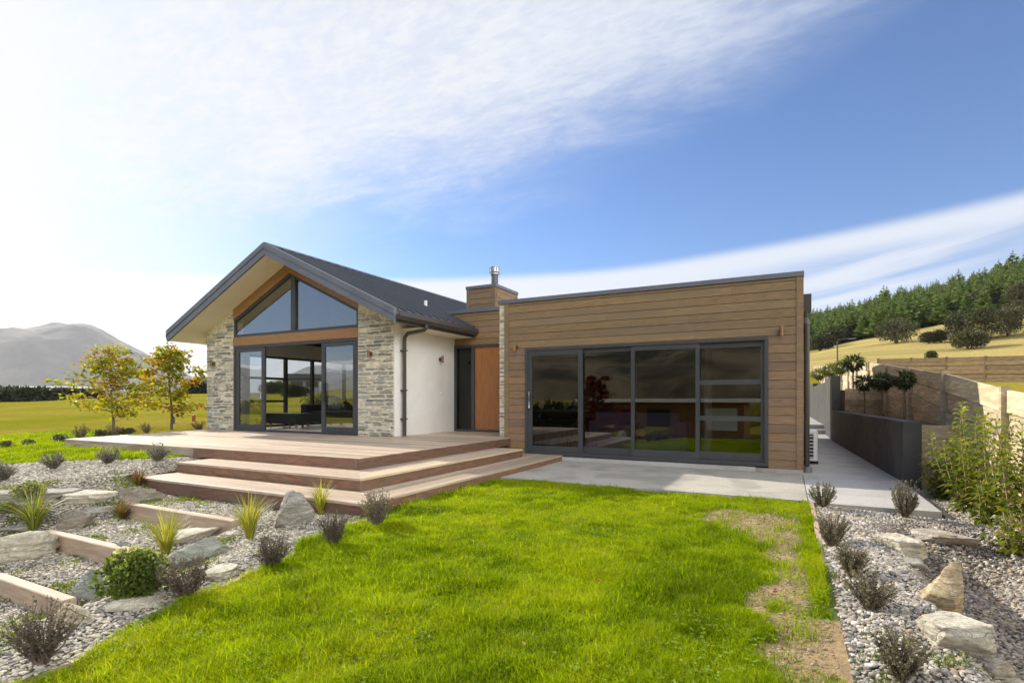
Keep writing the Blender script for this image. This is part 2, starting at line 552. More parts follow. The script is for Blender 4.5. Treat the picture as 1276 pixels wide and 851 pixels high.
def ground(x, y):
    x = np.asarray(x, float)
    y = np.asarray(y, float)
    lawn = -.09 + .035 * np.minimum(y + 5.7, 0) + .018 * vnoise(x * .7, y * .7, 3)
    up = np.clip(.2 + .085 * np.minimum(y + 4.9, 0), -.12, .3) + .02 * vnoise(x * .5, y * .5, 5)
    p = -.14 - .17 * sst(SLEEP_Y[0] + .02, SLEEP_Y[0] - .05, y) - .18 * sst(SLEEP_Y[1] + .02, SLEEP_Y[1] - .05, y) \
        - .17 * sst(SLEEP_Y[2] + .02, SLEEP_Y[2] - .05, y) - .10 * np.maximum(-y - 8.2, 0)
    ps = -.12 - .52 * sst(-6.0, -8.1, y) - .08 * np.maximum(-y - 8.2, 0)
    bumps = .03 * vnoise(x * 2.3, y * 2.3, 8)
    w_path = sst(-8.1, -7.75, x) * sst(-5.5, -5.75, x)
    mid = p * w_path + (ps + bumps) * (1 - w_path)
    wl = sst(-7.95, -9.4, x)
    wr = sst(-5.6, -4.25, x)
    z = up * wl + mid * (1 - wl)
    z = z * (1 - wr) + lawn * wr
    # field and farther ground to the left and behind
    r = np.hypot(x - CAM[0], y - CAM[1])
    far = .2 + .0105 * np.clip(r - 17, 0, 95) + .0009 * np.clip(r - 112, 0, 3000)
    far = far + 1.3 * sst(R(-71), R(-56), np.arctan2(x - CAM[0], y - CAM[1])) * np.clip((r - 17) / 80, 0, 1) * sst(R(0), R(-15), np.arctan2(x - CAM[0], y - CAM[1]))
    wf = sst(-14.3, -16.5, x) + sst(2.0, 9.0, y)
    z = z * (1 - np.clip(wf, 0, 1)) + far * np.clip(wf, 0, 1)
    # right hand gravel garden
    edge = -.02
    deep = .06 + .94 * sst(-3.0, -4.3, y)
    rg = lawn + .09 * sst(edge, .38, x) * deep - deep * .46 * sst(.50, .98, x) + .16 * sst(1.3, 2.0, x) * deep + .02 * vnoise(x * 2.1, y * 2.1, 4)
    wg = sst(-.04, .03, x) * sst(-2.4, -2.75, y)
    z = z * (1 - wg) + rg * wg
    wsw = sst(1.28, 1.5, x) * sst(2.3, 2.12, x) * sst(-3.0, -2.6, y) * sst(.3, .0, y)
    z = z * (1 - wsw) + (lawn - .06) * wsw
    wb = sst(-16.5, -15.2, x) * sst(2.3, 2.1, x) * sst(.2, .6, y) * sst(44, 36, y)
    z = z * (1 - wb) - .25 * wb
    # neighbouring ground beyond the right fence, then the hill
    nb = -.3 + .082 * np.maximum(y, -6)
    wn = sst(2.15, 2.7, x)
    z = z * (1 - wn) + nb * wn
    wh = sst(38, 52, r) * sst(-.95, -.45, np.arctan2(x - CAM[0], y - CAM[1])) * sst(-8., 6., y)
    z = z * (1 - wh) + hill_z(x, y) * wh
    # ground falls away behind the camera
    z = z - 1.2 * sst(-12.5, -24., y) * sst(60, 20, r)
    return z


def gz(x, y):
    return float(ground(np.array([x]), np.array([y]))[0])


_cy, _sy = math.cos(YAW), math.sin(YAW)


def ray(u, v):
    a, b = (u - 638) / F_PX, -(v - HORIZON) / F_PX
    return np.array([_cy * a - _sy, _sy * a + _cy, b])


def gp(u, v, tmax=400.):
    """where the sight line through a photo pixel meets the terrain; returns x, y, z, metres per pixel"""
    d = ray(u, v)
    t = np.linspace(1.2, 60, 3000) if tmax <= 60 else np.concatenate([np.linspace(1.2, 60, 3000), np.linspace(60, tmax, 3000)[1:]])
    P = CAM[None] + t[:, None] * d[None]
    below = P[:, 2] < ground(P[:, 0], P[:, 1])
    i = int(np.argmax(below)) if below.any() else len(t) - 1
    x, y = P[i, 0], P[i, 1]
    return float(x), float(y), gz(x, y), float(t[i] / F_PX)


def grid_sheet(xs, ys, zoff=0., keep=None, colf=None):
    X, Y = np.meshgrid(xs, ys)
    Z = ground(X, Y) + zoff
    nx, ny = len(xs), len(ys)
    v = np.stack([X, Y, Z], -1).reshape(-1, 3)
    i = np.arange(ny - 1)[:, None] * nx + np.arange(nx - 1)[None]
    f = np.stack([i, i + 1, i + nx + 1, i + nx], -1).reshape(-1, 4)
    if keep is not None:
        cx, cy = v[f][:, :, 0].mean(1), v[f][:, :, 1].mean(1)
        f = f[keep(cx, cy)]
        used, inv = np.unique(f, return_inverse=True)
        v, f = v[used], inv.reshape(-1, 4)
    c = 1.0 if colf is None else colf(v[:, 0], v[:, 1])
    m = M()
    m.add(v, f, c)
    return m


def field_material():
    m = bpy.data.materials.new('field_grass')
    m.use_nodes = True
    t = NT(m.node_tree)
    b = t.n['Principled BSDF']
    g = t.add('ShaderNodeNewGeometry')
    pos = g.outputs['Position']
    mp = t.add('ShaderNodeMapping')
    mp.inputs['Scale'].default_value = (1, 1, .2)
    t.l.new(pos, mp.inputs[0])
    n1 = t.noise(mp.outputs[0], .12, 5, .6, .4)
    n2 = t.noise(mp.outputs[0], 3.2, 5, .7, .2)
    n3 = t.noise(mp.outputs[0], .028, 4, .6, .8)
    c = t.mix(t.ramp(n1, .38, .62), (.200, .205, .014), (.310, .245, .040))
    c = t.mix(t.ramp(n2, .3, .7, 0., .5), c, (.13, .13, .018))
    at = t.add('ShaderNodeAttribute', attribute_name='Col')
    sp = t.add('ShaderNodeSeparateColor')
    t.l.new(at.outputs['Color'], sp.inputs[0])
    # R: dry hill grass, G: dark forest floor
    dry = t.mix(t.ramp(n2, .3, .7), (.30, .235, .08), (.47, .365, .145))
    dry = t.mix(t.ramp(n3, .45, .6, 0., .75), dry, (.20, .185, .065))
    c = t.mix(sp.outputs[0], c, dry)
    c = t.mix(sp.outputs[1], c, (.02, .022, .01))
    t.l.new(c, b.inputs['Base Color'])
    b.inputs['Roughness'].default_value = .9
    b.inputs['Specular IOR Level'].default_value = 0.
    bp = t.add('ShaderNodeBump')
    bp.inputs['Distance'].default_value = .12
    t.l.new(n2, bp.inputs['Height'])
    t.l.new(bp.outputs[0], b.inputs['Normal'])
    return m


def axis(parts):
    out = []
    for a, b, n in parts:
        out += list(np.linspace(a, b, n, endpoint=False))
    return np.array(out + [parts[-1][1]])


gx = axis([(-9000, -1200, 10), (-1200, -200, 20), (-200, -40, 32), (-40, -16, 24), (-16, -9.6, 20), (-9.6, -4, 90), (-4, -.2, 30), (-.2, 3.6, 60),
           (3.6, 40, 30), (40, 320, 50), (320, 1200, 14), (1200, 9000, 10)])
gy = axis([(-9000, -600, 10), (-600, -60, 12), (-60, -10, 24), (-10, -5, 100), (-5, 2, 40), (2, 40, 36), (40, 420, 70), (420, 1200, 16), (1200, 9000, 10)])


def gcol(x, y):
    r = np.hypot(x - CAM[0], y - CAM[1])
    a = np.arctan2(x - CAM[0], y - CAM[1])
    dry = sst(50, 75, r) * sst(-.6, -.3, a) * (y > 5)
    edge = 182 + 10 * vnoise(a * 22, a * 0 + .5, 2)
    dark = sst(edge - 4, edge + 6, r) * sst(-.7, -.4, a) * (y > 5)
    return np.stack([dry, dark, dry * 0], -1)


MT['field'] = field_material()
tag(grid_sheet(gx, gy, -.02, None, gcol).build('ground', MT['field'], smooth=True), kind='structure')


# main lawn -----------------------------------------------------------
def lawn_left(y):
    return np.where(y > -5.75, -4.3, -4.25 + .22 * (-5.75 - y) + .06 * np.sin(y * 4.1) + .03 * np.sin(y * 11.3))


def in_lawn(x, y):
    return (x > lawn_left(y)) & (x < .03) & (y < -2.69) & (y > -11.5)


_PATCH = [  # bare ground: photo pixel, half size in pixels
    (1005, 712, 30, 22), (1030, 840, 60, 40), (940, 648, 70, 10), (915, 648, 52, 12), (955, 655, 45, 13), (985, 690, 38, 28), (968, 665, 30, 14), (1010, 745, 50, 30), (1020, 800, 55, 42), (990, 828, 45, 30), (945, 752, 14, 12), (1045, 780, 30, 45)]
_PW = []
for (u, v, hw, hh) in _PATCH:
    _x, _y, _z, _m = gp(u, v)
    _y2 = gp(u, v - hh)[1]
    _PW.append((_x, _y, hw * _m, max(.10, abs(_y2 - _y))))


def bare(x, y):
    """1 where the turf is worn away"""
    b = np.zeros_like(np.asarray(x, float))
    for (px, py, rx, ry) in _PW:
        d = np.hypot((x - px) / rx, (y - py) / ry)
        b = np.maximum(b, 1.38 - d)
    b = np.where(b > .0, b + .30 * vnoise(x * 3, y * 3, 21) + .3 * vnoise(x * 9, y * 9, 22), 0)
    b = sst(.0, .62, b)
    return b * np.where(y > -6.5, sst(-.04, -.16 - .06 * vnoise(y * 3, y * 0, 9), x), 1)


def lawn_col(x, y):
    b = bare(x, y)[:, None]
    n = (.5 + .5 * vnoise(x * 9, y * 9, 2))[:, None]
    turf = np.array([.085, .12, .010])
    soil = np.array([.33, .228, .115]) * (.75 + .5 * n)
    return turf * (1 - b) + soil * b


tag(grid_sheet(np.arange(-4.5, .06, .05), np.arange(-11.5, -2.65, .05), .004, in_lawn, lawn_col).build('lawn', MT['lawn_soil'], smooth=True), kind='structure')


def in_upper(x, y):
    e = -4.78 - .62 * np.clip(-9.6 - x, 0, 3.6) + .1 * np.sin(x * 2.1)
    return (x < -9.55) & (x > -19) & (y > np.maximum(e, -7.6)) & (y < -4.3 + .55 * np.clip(-13.9 - x, 0, 4))


tag(grid_sheet(np.arange(-19, -9.4, .1), np.arange(-7.8, -1.8, .1), .004, in_upper,
               lambda x, y: np.tile([.085, .12, .010], (len(x), 1))).build('upper_lawn', MT['lawn_soil'], smooth=True), kind='structure')


def in_grav_l(x, y):
    return (x < lawn_left(y)) & (x > -12.5) & (y < -4.5) & (y > -10.) & ~in_upper(x, y) & ~((x > -8.8) & (y > -5.78))


def in_grav_r(x, y):
    return (x > .05) & (x < 2.07) & (y > -9.6) & (y < -.1) & ~((x < 1.34) & (y > -2.78))


GSOIL = lambda x, y: np.tile([.13, .115, .095], (len(x), 1)) * (.8 + .3 * vnoise(x * 6, y * 6, 6))[:, None]
tag(grid_sheet(np.arange(-12.5, -3.3, .05), np.arange(-10, -4.45, .05), .003, in_grav_l, GSOIL).build('gravel_bed', MT['lawn_soil'], smooth=True), kind='structure')
tag(grid_sheet(np.arange(.05, 2.10, .05), np.arange(-9.6, -.05, .05), .003, in_grav_r, GSOIL).build('gravel_bed', MT['lawn_soil'], smooth=True), kind='structure')

# ------------------------------------------------------------------ the house
ZD = .376                                   # deck level
GX = (-14.736, -13.58, -9.09, -8.035)       # gable wall: outer edge, opening, opening, outer edge
GY = -.876
RX, RZ, SL = -11.385, 4.947, .473           # ridge and slope
EZL, EZR = -15.36, -7.41                    # eaves


def rtop(x):
    return RZ - SL * abs(x - RX)


house = thing('house', (-7.5, 1.0, 0.0), 'single storey house with timber clad flat wing and stone faced gable wing', 'house')


def stone_face(m, x0, x1, z0, z1f, place, seed, lim=None, cream=.30):
    """courses of irregular flat stones standing a little proud of the mortar; place(x, z, d) -> xyz"""
    rr = random.Random(seed)
    z = z0 + .005
    while z < z1f - .03:
        h = rr.choice([.018, .022, .03, .035, .045, .055, .075])
        x = x0 + rr.uniform(-.08, .02)
        while x < x1 - .02:
            L = rr.uniform(.08, .30) + h * rr.uniform(1., 4.)
            a, b = max(x, x0 + .004), min(x + L, x1 - .004)
            x += L + rr.uniform(.015, .06)
            if b - a < .04 or rr.random() < .12:
                continue
            zc = z + rr.uniform(-.008, .008)
            hh = h * rr.uniform(.75, 1.0)
            if lim is not None and max(lim(a), lim(b)) is not None and min(lim(a), lim(b)) < zc + hh + .03:
                continue
            n = max(3, int((b - a) / .06) + 2)
            top, bot = [], []
            tilt = rr.uniform(-.012, .012)
            for i in range(n):
                q = i / (n - 1)
                e = .35 if i in (0, n - 1) else 0.
                top.append((a + (b - a) * q, zc + hh * (1 - e * rr.uniform(.3, 1.)) + rr.uniform(-.006, .006) + tilt * q))
                bot.append((a + (b - a) * q, zc + hh * e * rr.uniform(.3, 1.) + rr.uniform(-.006, .006) + tilt * q))
            poly = bot + top[::-1]
            d = rr.uniform(.007, .022)
            k = len(poly)
            cx = sum(p[0] for p in poly) / k
            cz = sum(p[1] for p in poly) / k
            inn = [(p[0] + (cx - p[0]) * .05, p[1] + (cz - p[1]) * .16) for p in poly]
            vs = [place(p[0], p[1], -.004) for p in poly] + [place(p[0], p[1], d + rr.uniform(-.003, .003)) for p in inn]
            fs = [tuple(range(k, 2 * k))] + [(i, (i + 1) % k, k + (i + 1) % k, k + i) for i in range(k)]
            if rr.random() < cream:
                g = rr.uniform(1.3, 2.0)
                col = (g * 1.04, g * .97, g * .80)
            else:
                g = rr.uniform(.55, 1.35)
                col = (g * .97, g, g * .99)
            m.add(vs, fs, col)
        z += h + rr.uniform(.012, .030)


# stone piers of the gable
for i, (xa, xb) in enumerate(((GX[0], GX[1]), (GX[2], GX[3] - .0))):
    mm = M()
    ztop = lambda x: rtop(x) - .27
    mm.prism([(xa, ZD - .2), (xb, ZD - .2), (xb, ztop(xb)), (xa, ztop(xa))], GY + .004, GY + (.30 if i == 0 else .03), 'y')
    pier = mm.build('stone_pier', MT['mortar'], house)
    ms = M()
    stone_face(ms, xa, xb, ZD, 4.2, lambda x, z, d: (x, GY - d, z), 31 + i, ztop)
    if i == 0:
        stone_face(ms, GY, GY + .28, ZD, 3.1, lambda y, z, d: (xb + d * .4 - .002, y, z), 77)
    ms.build('stones', MT['schist'], pier)

# plaster side wall and shell of the gable wing
mm = M()
mm.box(-8.235, GX[3] - .002, GY + .032, 9.0, ZD - .2, 3.02)
mm.box(-9.088, -8.237, GY + .032, GY + .30, ZD - .2, 3.2)
mm.build('plaster_wall', MT['plaster'], house)
mm = M()
mm.box(-14.734, -14.5, GY + .302, .30, ZD - .2, 3.02)
mm.box(-14.734, -14.5, 5.6, 9.0, ZD - .2, 3.02)
mm.box(-14.734, -14.5, .30, 5.6, 2.56, 3.02)
mm.box(-14.5, -8.24, 8.8, 9.0, ZD - .2, 3.02)
mm.prism([(-14.5, 3.02), (-8.24, 3.02), (RX, rtop(RX) - .35)], 8.8, 9.0, 'y')
mm.build('interior_wall', MT['inner'], house)
mm = M()
mm.box(-14.73, -8.24, GY + .31, 8.79, ZD - .16, ZD - .012)
mm.build('interior_floor', MT['floor_in'], house)
mm = M()
for sgn in (-1, 1):
    xe = -14.5 if sgn < 0 else -8.24
    mm.add([(RX, GY + .2, rtop(RX) - .33), (xe, GY + .2, rtop(xe) - .33), (xe, 8.8, rtop(xe) - .33), (RX, 8.8, rtop(RX) - .33)], [(0, 1, 2, 3)])
mm.build('interior_ceiling', MT['inner'], house)
mm = M()
mm.tube([(-12.2, 1.2, 2.75), (-12.2, 1.2, 2.95)], [.045, .03], 10)
mm.tube([(-12.2, 1.2, 2.95), (-12.2, 1.2, 4.2)], .008, 6)
mm.build('pendant_lamp', MT['steel'], house)

# window wall on the far side of the living room
wf = M()
ys = (.30, 1.66, 2.74, 4.2, 5.6)
wf.box(-14.66, -14.56, .30, 5.6, 2.50, 2.559)
wf.box(-14.66, -14.56, .30, 5.6, ZD - .01, ZD + .05)
for y in ys:
    wf.box(-14.66, -14.56, y - .045 if y > .4 else y, y + .045 if y < 5.5 else y, ZD + .05, 2.50)
for z in (1.16, 1.87):
    wf.box(-14.65, -14.57, .345, 1.615, z - .035, z + .035)
win = wf.build('window', MT['alu'], house)
for a, b in zip(ys[:-1], ys[1:]):
    M().box(-14.614, -14.606, a + .03, b - .03, ZD + .05, 2.50).build('pane', MT['g_side'] if False else MT['g_live'], win)

# roof of the gable wing
RY0, RY1 = -1.60, 8.9
mm = M()
T = .17
prof = [(EZL, rtop(EZL)), (RX, RZ), (EZR, rtop(EZR)), (EZR, rtop(EZR) - T), (RX, RZ - T), (EZL, rtop(EZL) - T)]
mm.prism(prof, RY0 + .02, RY1, 'y')
for sgn in (-1, 1):
    xe = EZL if sgn < 0 else EZR
    y = RY0 + .12
    while y < RY1 - .05:
        a, b = y - .024, y + .024
        h = .042
        x0 = RX + sgn * .09
        vs = []
        for yy, dz in ((a - .012, -.004), (a, h), (b, h), (b + .012, -.004)):
            for xx in (x0, xe):
                vs.append((xx, yy, rtop(xx) + dz))
        mm.add(vs, [(0, 1, 3, 2), (2, 3, 5, 4), (4, 5, 7, 6), (1, 7, 5, 3), (0, 2, 4, 6)])
        y += .30
roof = mm.build('roof', MT['roof'], house)
mm = M()
for sgn in (-1, 1):
    xe = RX + sgn * .16
    mm.add([(RX, RY0, RZ + .045), (xe, RY0, rtop(xe) + .035), (xe, RY1, rtop(xe) + .035), (RX, RY1, RZ + .045)], [(0, 1, 2, 3)])
mm.build('ridge_cap', MT['gutter'], roof)
mm = M()
mm.tube([(-8.55, 1.0, rtop(-8.55) - .02), (-8.55, 1.0, rtop(-8.55) + .16)], .04, 10)
mm.build('vent_pipe', MT['white'], roof)
# barge boards: two steps, following both rakes
mm = M()
def rake(m, xa, xb, zo0, zo1, y0, y1):
    m.prism([(xa, rtop(xa) + zo0), (xb, rtop(xb) + zo0), (xb, rtop(xb) + zo1), (xa, rtop(xa) + zo1)], y0, y1, 'y')
for xe in (EZL, EZR + .02):
    rake(mm, RX, xe, -.10, .03, RY0 - .035, RY0 + .06)
    rake(mm, RX, xe, -.265, -.10, RY0 - .012, RY0 + .035)
mm.build('barge_board', MT['cap'], house)
mm = M()
for xe in (EZL + .02, EZR - .02):
    rake(mm, RX, xe, -.262, -.175, RY0 + .037, GY + .30)
for xa, xb in ((GX[3], EZR - .012), (EZL + .012, GX[0])):
    mm.box(xa, xb, GY + .302, 1.56 if xa > -10 else RY1, 2.80, 2.825)
mm.build('soffit', MT['soffit'], house)
# gutters
for xg, s, y1 in ((EZR, 1, 1.54), (EZL, -1, RY1)):
    mm = M()
    z = rtop(xg)
    pr = [(xg, z - .03), (xg, z - .21), (xg + s * .085, z - .21), (xg + s * .125, z - .13), (xg + s * .125, z - .05), (xg + s * .112, z - .05), (xg + s * .10, z - .13), (xg + s * .02, z - .13)]
    mm.prism(pr, RY0 + .03, y1, 'y')
    mm.build('gutter', MT['gutter'], house)
mm = M()
mm.box(EZR - .03, EZR - .003, RY0 + .06, 1.54, 2.80, 3.02)
mm.build('fascia_board', MT['gutter'], house)
mm = M()
mm.tube([(-7.34, -.6, 2.86), (-7.34, -.6, 2.80), (-7.40, -.6, 2.745), (-7.86, -.6, 2.70), (-7.94, -.6, 2.62), (-7.95, -.6, 2.5), (-7.95, -.6, ZD + .002)], .043, 10)
for z in (2.3, 1.4, .75):
    mm.box(-8.034, -7.90, -.65, -.55, z, z + .03)
mm.build('downpipe', MT['gutter'], house)

# gable timbers and glazing
mm = M()
mm.box(GX[1], GX[2], GY - .012, GY + .10, 2.655, 2.885)
sof = lambda x: rtop(x) - .267
for xe in (GX[1], GX[2]):
    mm.prism([(RX, sof(RX)), (xe, sof(xe)), (xe, sof(xe) - .28), (RX, sof(RX) - .28)], GY - .010, GY + .10, 'y')
mm.build('gable_beam', MT['beam'], house)
wz = lambda x: sof(x) - .282
mm = M()
for xe, s in ((GX[1], 1), (GX[2], -1)):
    mm.prism([(RX, wz(RX)), (xe, wz(xe)), (xe, wz(xe) - .075), (RX, wz(RX) - .075)], GY + .01, GY + .085, 'y')
    mm.box(min(xe, xe + s * .06), max(xe, xe + s * .06), GY + .012, GY + .083, 2.95, wz(xe) - .04)
mm.box(GX[1], GX[2], GY + .008, GY + .087, 2.886, 2.955)
mm.box(-11.335, -11.18, GY - .004, GY + .09, 2.956, wz(-11.26) - .06)
gw = mm.build('gable_window', MT['alu'], house)
for xa, xb in ((GX[1] + .03, -11.33), (-11.19, GX[2] - .03)):
    if xb < RX or xa > RX:
        poly = [(xa, 2.94), (xb, 2.94), (xb, wz(xb) - .05), (xa, wz(xa) - .05)]
    else:
        poly = [(xa, 2.94), (xb, 2.94), (xb, wz(xb) - .05), (RX, wz(RX) - .05), (xa, wz(xa) - .05)]
    M().prism(poly, GY + .045, GY + .052, 'y').build('pane', MT['g_live'], gw)

# big sliding door of the living room
mm = M()
ztop = 2.652
mm.box(GX[1], GX[2], GY + .0, GY + .14, ztop - .07, ztop)
mm.box(GX[1], GX[2], GY + .0, GY + .14, ZD - .01, ZD + .04)
mm.box(GX[1], GX[1] + .07, GY + .001, GY + .139, ZD + .04, ztop - .07)
mm.box(GX[2] - .06, GX[2], GY + .001, GY + .139, ZD + .04, ztop - .07)
sd = mm.build('sliding_door', MT['alu'], house)


def leaf(parent, xa, xb, y, z0, z1, st, gl, top=None, bot=None, rails=(), glass='g_live'):
    """a glazed door leaf: stiles st wide, with its pane as a second mesh"""
    top, bot = top or st, bot or st
    m = M()
    m.box(xa, xa + st, y, y + .05, z0, z1)
    m.box(xb - st, xb, y, y + .05, z0, z1)
    m.box(xa + st, xb - st, y + .001, y + .049, z1 - top, z1)
    m.box(xa + st, xb - st, y + .001, y + .049, z0, z0 + bot)
    for zr, w in rails:
        m.box(xa + st, xb - st, y + .002, y + .048, zr - w / 2, zr + w / 2)
    o = m.build('door_leaf', MT['alu'], parent)
    M().box(xa + st - .01, xb - st + .01, y + .02, y + .027, z0 + bot - .01, z1 - top + .01).build('pane', MT[glass], parent)
    return o


leaf(sd, GX[1] + .072, -12.34, GY + .02, ZD + .042, ztop - .072, .13, .1, .10, .13)
leaf(sd, -10.29, GX[2] - .062, GY + .02, ZD + .042, ztop - .072, .115, .1, .10, .13)
mm = M()
mm.tube([(-12.41, GY + .01, 1.22), (-12.41, GY - .045, 1.24), (-12.41, GY - .045, 1.58), (-12.41, GY + .01, 1.60)], .016, 8)
mm.build('handle', MT['steel'], sd)
mm = M()
mm.box(-10.19, -10.14, GY - .02, GY + .02, 1.15, 1.62)
mm.build('handle', MT['black'], sd)

# copper up-and-down wall lamps
def wall_lamp(x, y, z, nx, ny):
    m = M()
    ax, ay = -ny, nx
    m.tube([(x + nx * .085, y + ny * .085, z - .085), (x + nx * .085, y + ny * .085, z + .085)], .030, 12)
    m.tube([(x + nx * .002, y + ny * .002, z), (x + nx * .06, y + ny * .06, z)], .018, 8)
    m.tube([(x + nx * .001, y + ny * .001, z), (x + nx * .018, y + ny * .018, z)], .05, 12)
    return m.build('wall_lamp', MT['copper'], house)


wall_lamp(-14.387, GY - .02, 2.21, 0, -1)
wall_lamp(-8.677, GY - .02, 2.25, 0, -1)
wall_lamp(GX[3], .90, 2.22, 1, 0)
mm = M()
mm.tube([(GX[3], .98, 1.36), (GX[3] + .02, .98, 1.36)], .035, 12)
mm.build('door_bell', MT['white'], house)
mm = M()
mm.tube([(GX[3], -.62, 2.70), (GX[3] + .03, -.62, 2.70)], .045, 12)
mm.build('wall_vent', MT['white'], house)

# ---- timber wing ------------------------------------------------------
def boards(m, x0, x1, z0, z1, y, cuts, seed, pitch=.152, side=None):
    """weatherboards on a wall facing -Y at y; cuts = list of (xa, xb, za, zb) openings"""
    rr = random.Random(seed)
    z = z0
    while z < z1 - .01:
        ze = min(z + pitch, z1)
        zs = [z] + [q for c in cuts for q in (c[2], c[3]) if z < q < ze] + [ze]
        zs = sorted(zs)
        tone = rr.uniform(.88, 1.10)
        col = (tone, tone * rr.uniform(.95, 1.03), tone * rr.uniform(.90, 1.05))
        joint = rr.uniform(x0 + .8, x1 - .8) if x1 - x0 > 3 else None
        for a, b in zip(zs[:-1], zs[1:]):
            xs = [(x0, x1)]
            for (xa, xb, za, zb) in cuts:
                if a >= za - 1e-6 and b <= zb + 1e-6:
                    xs = [(x0, xa), (xb, x1)]
            if joint and len(xs) == 1:
                xs = [(x0, joint), (joint + .002, x1)]
            for k, (p, q) in enumerate(xs):
                if q - p < .01:
                    continue
                f = lambda zz: .022 - .0085 * (zz - z) / pitch
                prof = [(y, a), (y - f(a), a), (y - f(b - (.008 if b == ze else 0)), b - (.008 if b == ze else 0)), (y, b)]
                cc = tuple(v * (1.0 if k == 0 else .94) for v in col)
                m.prism(prof, p, q, 'x', cc)
        z = ze


FXL, FXR = -5.815, 0.0
WX0, WX1, WZ0, WZ1 = -5.174, -.52, .07, 2.285
mm = M()
mm.box(FXL + .02, FXR - .01, .002, .16, .02, 3.28, .55)
# leave the door opening free: rebuilt as four pieces
mm = M()
mm.box(FXL + .13, WX0, .002, .16, .02, 3.28, .5)
mm.box(WX1, FXR - .012, .002, .16, .02, 3.28, .5)
mm.box(WX0, WX1, .002, .16, WZ1, 3.28, .5)
boards(mm, -5.578, -.095, .024, 3.276, .002, [(WX0, WX1, 0, WZ1)], 5)
mm.box(-5.683, -5.579, -.030, .0, .024, 3.276, .98)
mm.box(-.094, FXR, -.030, .0, .024, 3.276, 1.0)
mm.build('cladding', MT['clad'], house)
# return of the boards along the right hand side of the wing
mm = M()
z = .024
rr = random.Random(3)
while z < 3.27:
    t = rr.uniform(.8, 1.15)
    mm.prism([(-.01, z), (.014, z), (.002, z + .144), (-.01, z + .152)], .0, 10.0, 'y', t) if False else mm.box(-.012, .012, .0, 10.0, z, min(z + .145, 3.276), t)
    z += .152
mm.build('side_cladding', MT['clad'], house)
mm = M()
mm.box(FXL, FXL + .125, .004, 1.56, ZD - .2, 3.276)
se = mm.build('stone_wall_end', MT['mortar'], house)
ms = M()
stone_face(ms, FXL, FXL + .125, ZD, 3.25, lambda x, z, d: (x, .004 - d, z), 91, None, .5)
stone_face(ms, 0.0, 1.55, ZD, 3.25, lambda y, z, d: (FXL - d, y, z), 92, None, .5)
ms.build('stones', MT['schist'], se)
mm = M()
mm.box(FXL - .02, FXR + .018, -.045, .10, 3.276, 3.357)
mm.box(FXR - .10, FXR + .017, .1, 10.0, 3.277, 3.355)
mm.box(FXL - .02, FXL + .14, .10, 1.56, 3.277, 3.355)
mm.build('parapet_cap', MT['cap'], house)
mm = M()
mm.box(FXL + .1, FXR - .05, .1, 9.9, 3.15, 3.2)
mm.box(FXL + .1, FXR - .03, 9.85, 10.0, 0, 3.2)
mm.build('flat_roof', MT['roof'], house)
mm = M()
mm.box(-5.685, .008, -.03, .16, -.3, .021)
mm.build('foundation', MT['conc'], house)
mm = M()
mm.box(-4.32, -.72, -.085, -.032, -.045, .035)
mm.build('door_sill', MT['conc2'], house)
# interior of the wing
mm = M()
mm.box(-5.66, -.06, .17, 6.0, .0, .065)
mm.build('interior_floor', MT['floor_in'], house)
mm = M()
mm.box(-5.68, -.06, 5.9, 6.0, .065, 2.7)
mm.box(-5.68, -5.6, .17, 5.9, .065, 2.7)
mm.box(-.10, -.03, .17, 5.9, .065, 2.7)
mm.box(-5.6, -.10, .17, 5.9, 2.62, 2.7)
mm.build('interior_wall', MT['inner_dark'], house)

# tinted stacking door of the timber wing
mm = M()
mm.box(WX0, WX1, -.046, .10, WZ1 - .055, WZ1)
mm.box(WX0, WX1, -.046, .10, WZ0 - .02, WZ0 + .05)
mm.box(WX0, WX0 + .06, -.045, .099, WZ0 + .05, WZ1 - .055)
mm.box(WX1 - .06, WX1, -.045, .099, WZ0 + .05, WZ1 - .055)
wd = mm.build('sliding_door', MT['alu'], house)
zl, zh = WZ0 + .052, WZ1 - .057
leaf(wd, WX0 + .062, -3.895, -.030, zl, zh, .095, .1, .10, .12, glass='g_dark')
leaf(wd, -4.00, -2.825, .024, zl, zh, .055, .1, .085, .13, glass='g_dark')
leaf(wd, -2.91, -1.65, -.026, zl, zh, .07, .1, .085, .13, glass='g_dark')
leaf(wd, -1.72, WX1 - .062, .026, zl, zh, .06, .1, .095, .14, rails=((.865, .085), (1.515, .085)), glass='g_dark')
mm = M()
mm.tube([(-5.065, -.03, 1.02), (-5.065, -.085, 1.03), (-5.065, -.085, 1.36), (-5.065, -.03, 1.37)], .017, 8)
mm.build('handle', MT['steel'], wd)
wall_lamp(-5.393, -.028, 2.32, 0, -1)
wall_lamp(-.317, -.028, 2.36, 0, -1)

# ---- entry block behind --------------------------------------------------
EY = 1.567
mm = M()
mm.box(-8.6, FXL - .03, EY + .025, EY + .15, 2.62, 3.46, .5)
mm.box(-8.03, -7.98, EY + .025, EY + .15, ZD, 2.62, .5)
boards(mm, -8.6, FXL - .025, 2.625, 3.46, EY + .025, [], 8)
mm.build('cladding', MT['clad'], house)
mm = M()
mm.box(-9.2, FXL + .1, EY - .03, EY + .2, 3.462, 3.555)
mm.box(-9.0, FXL + .3, EY + .2, 9.0, 3.40, 3.50)
mm.build('parapet_cap', MT['cap'], house)
mm = M()
for a, b, z0, z1 in ((-8.03, -7.96, ZD, 2.62), (-7.50, -7.41, ZD, 2.62), (-6.46, -6.40, ZD, 2.62), (-8.03, -6.40, 2.555, 2.62), (-8.03, -6.40, ZD, ZD + .06)):
    dz = 0.002 if z1 - z0 > 1 else 0
    mm.box(a, b, EY - .03 + dz, EY + .12, z0 + dz, z1 - dz)
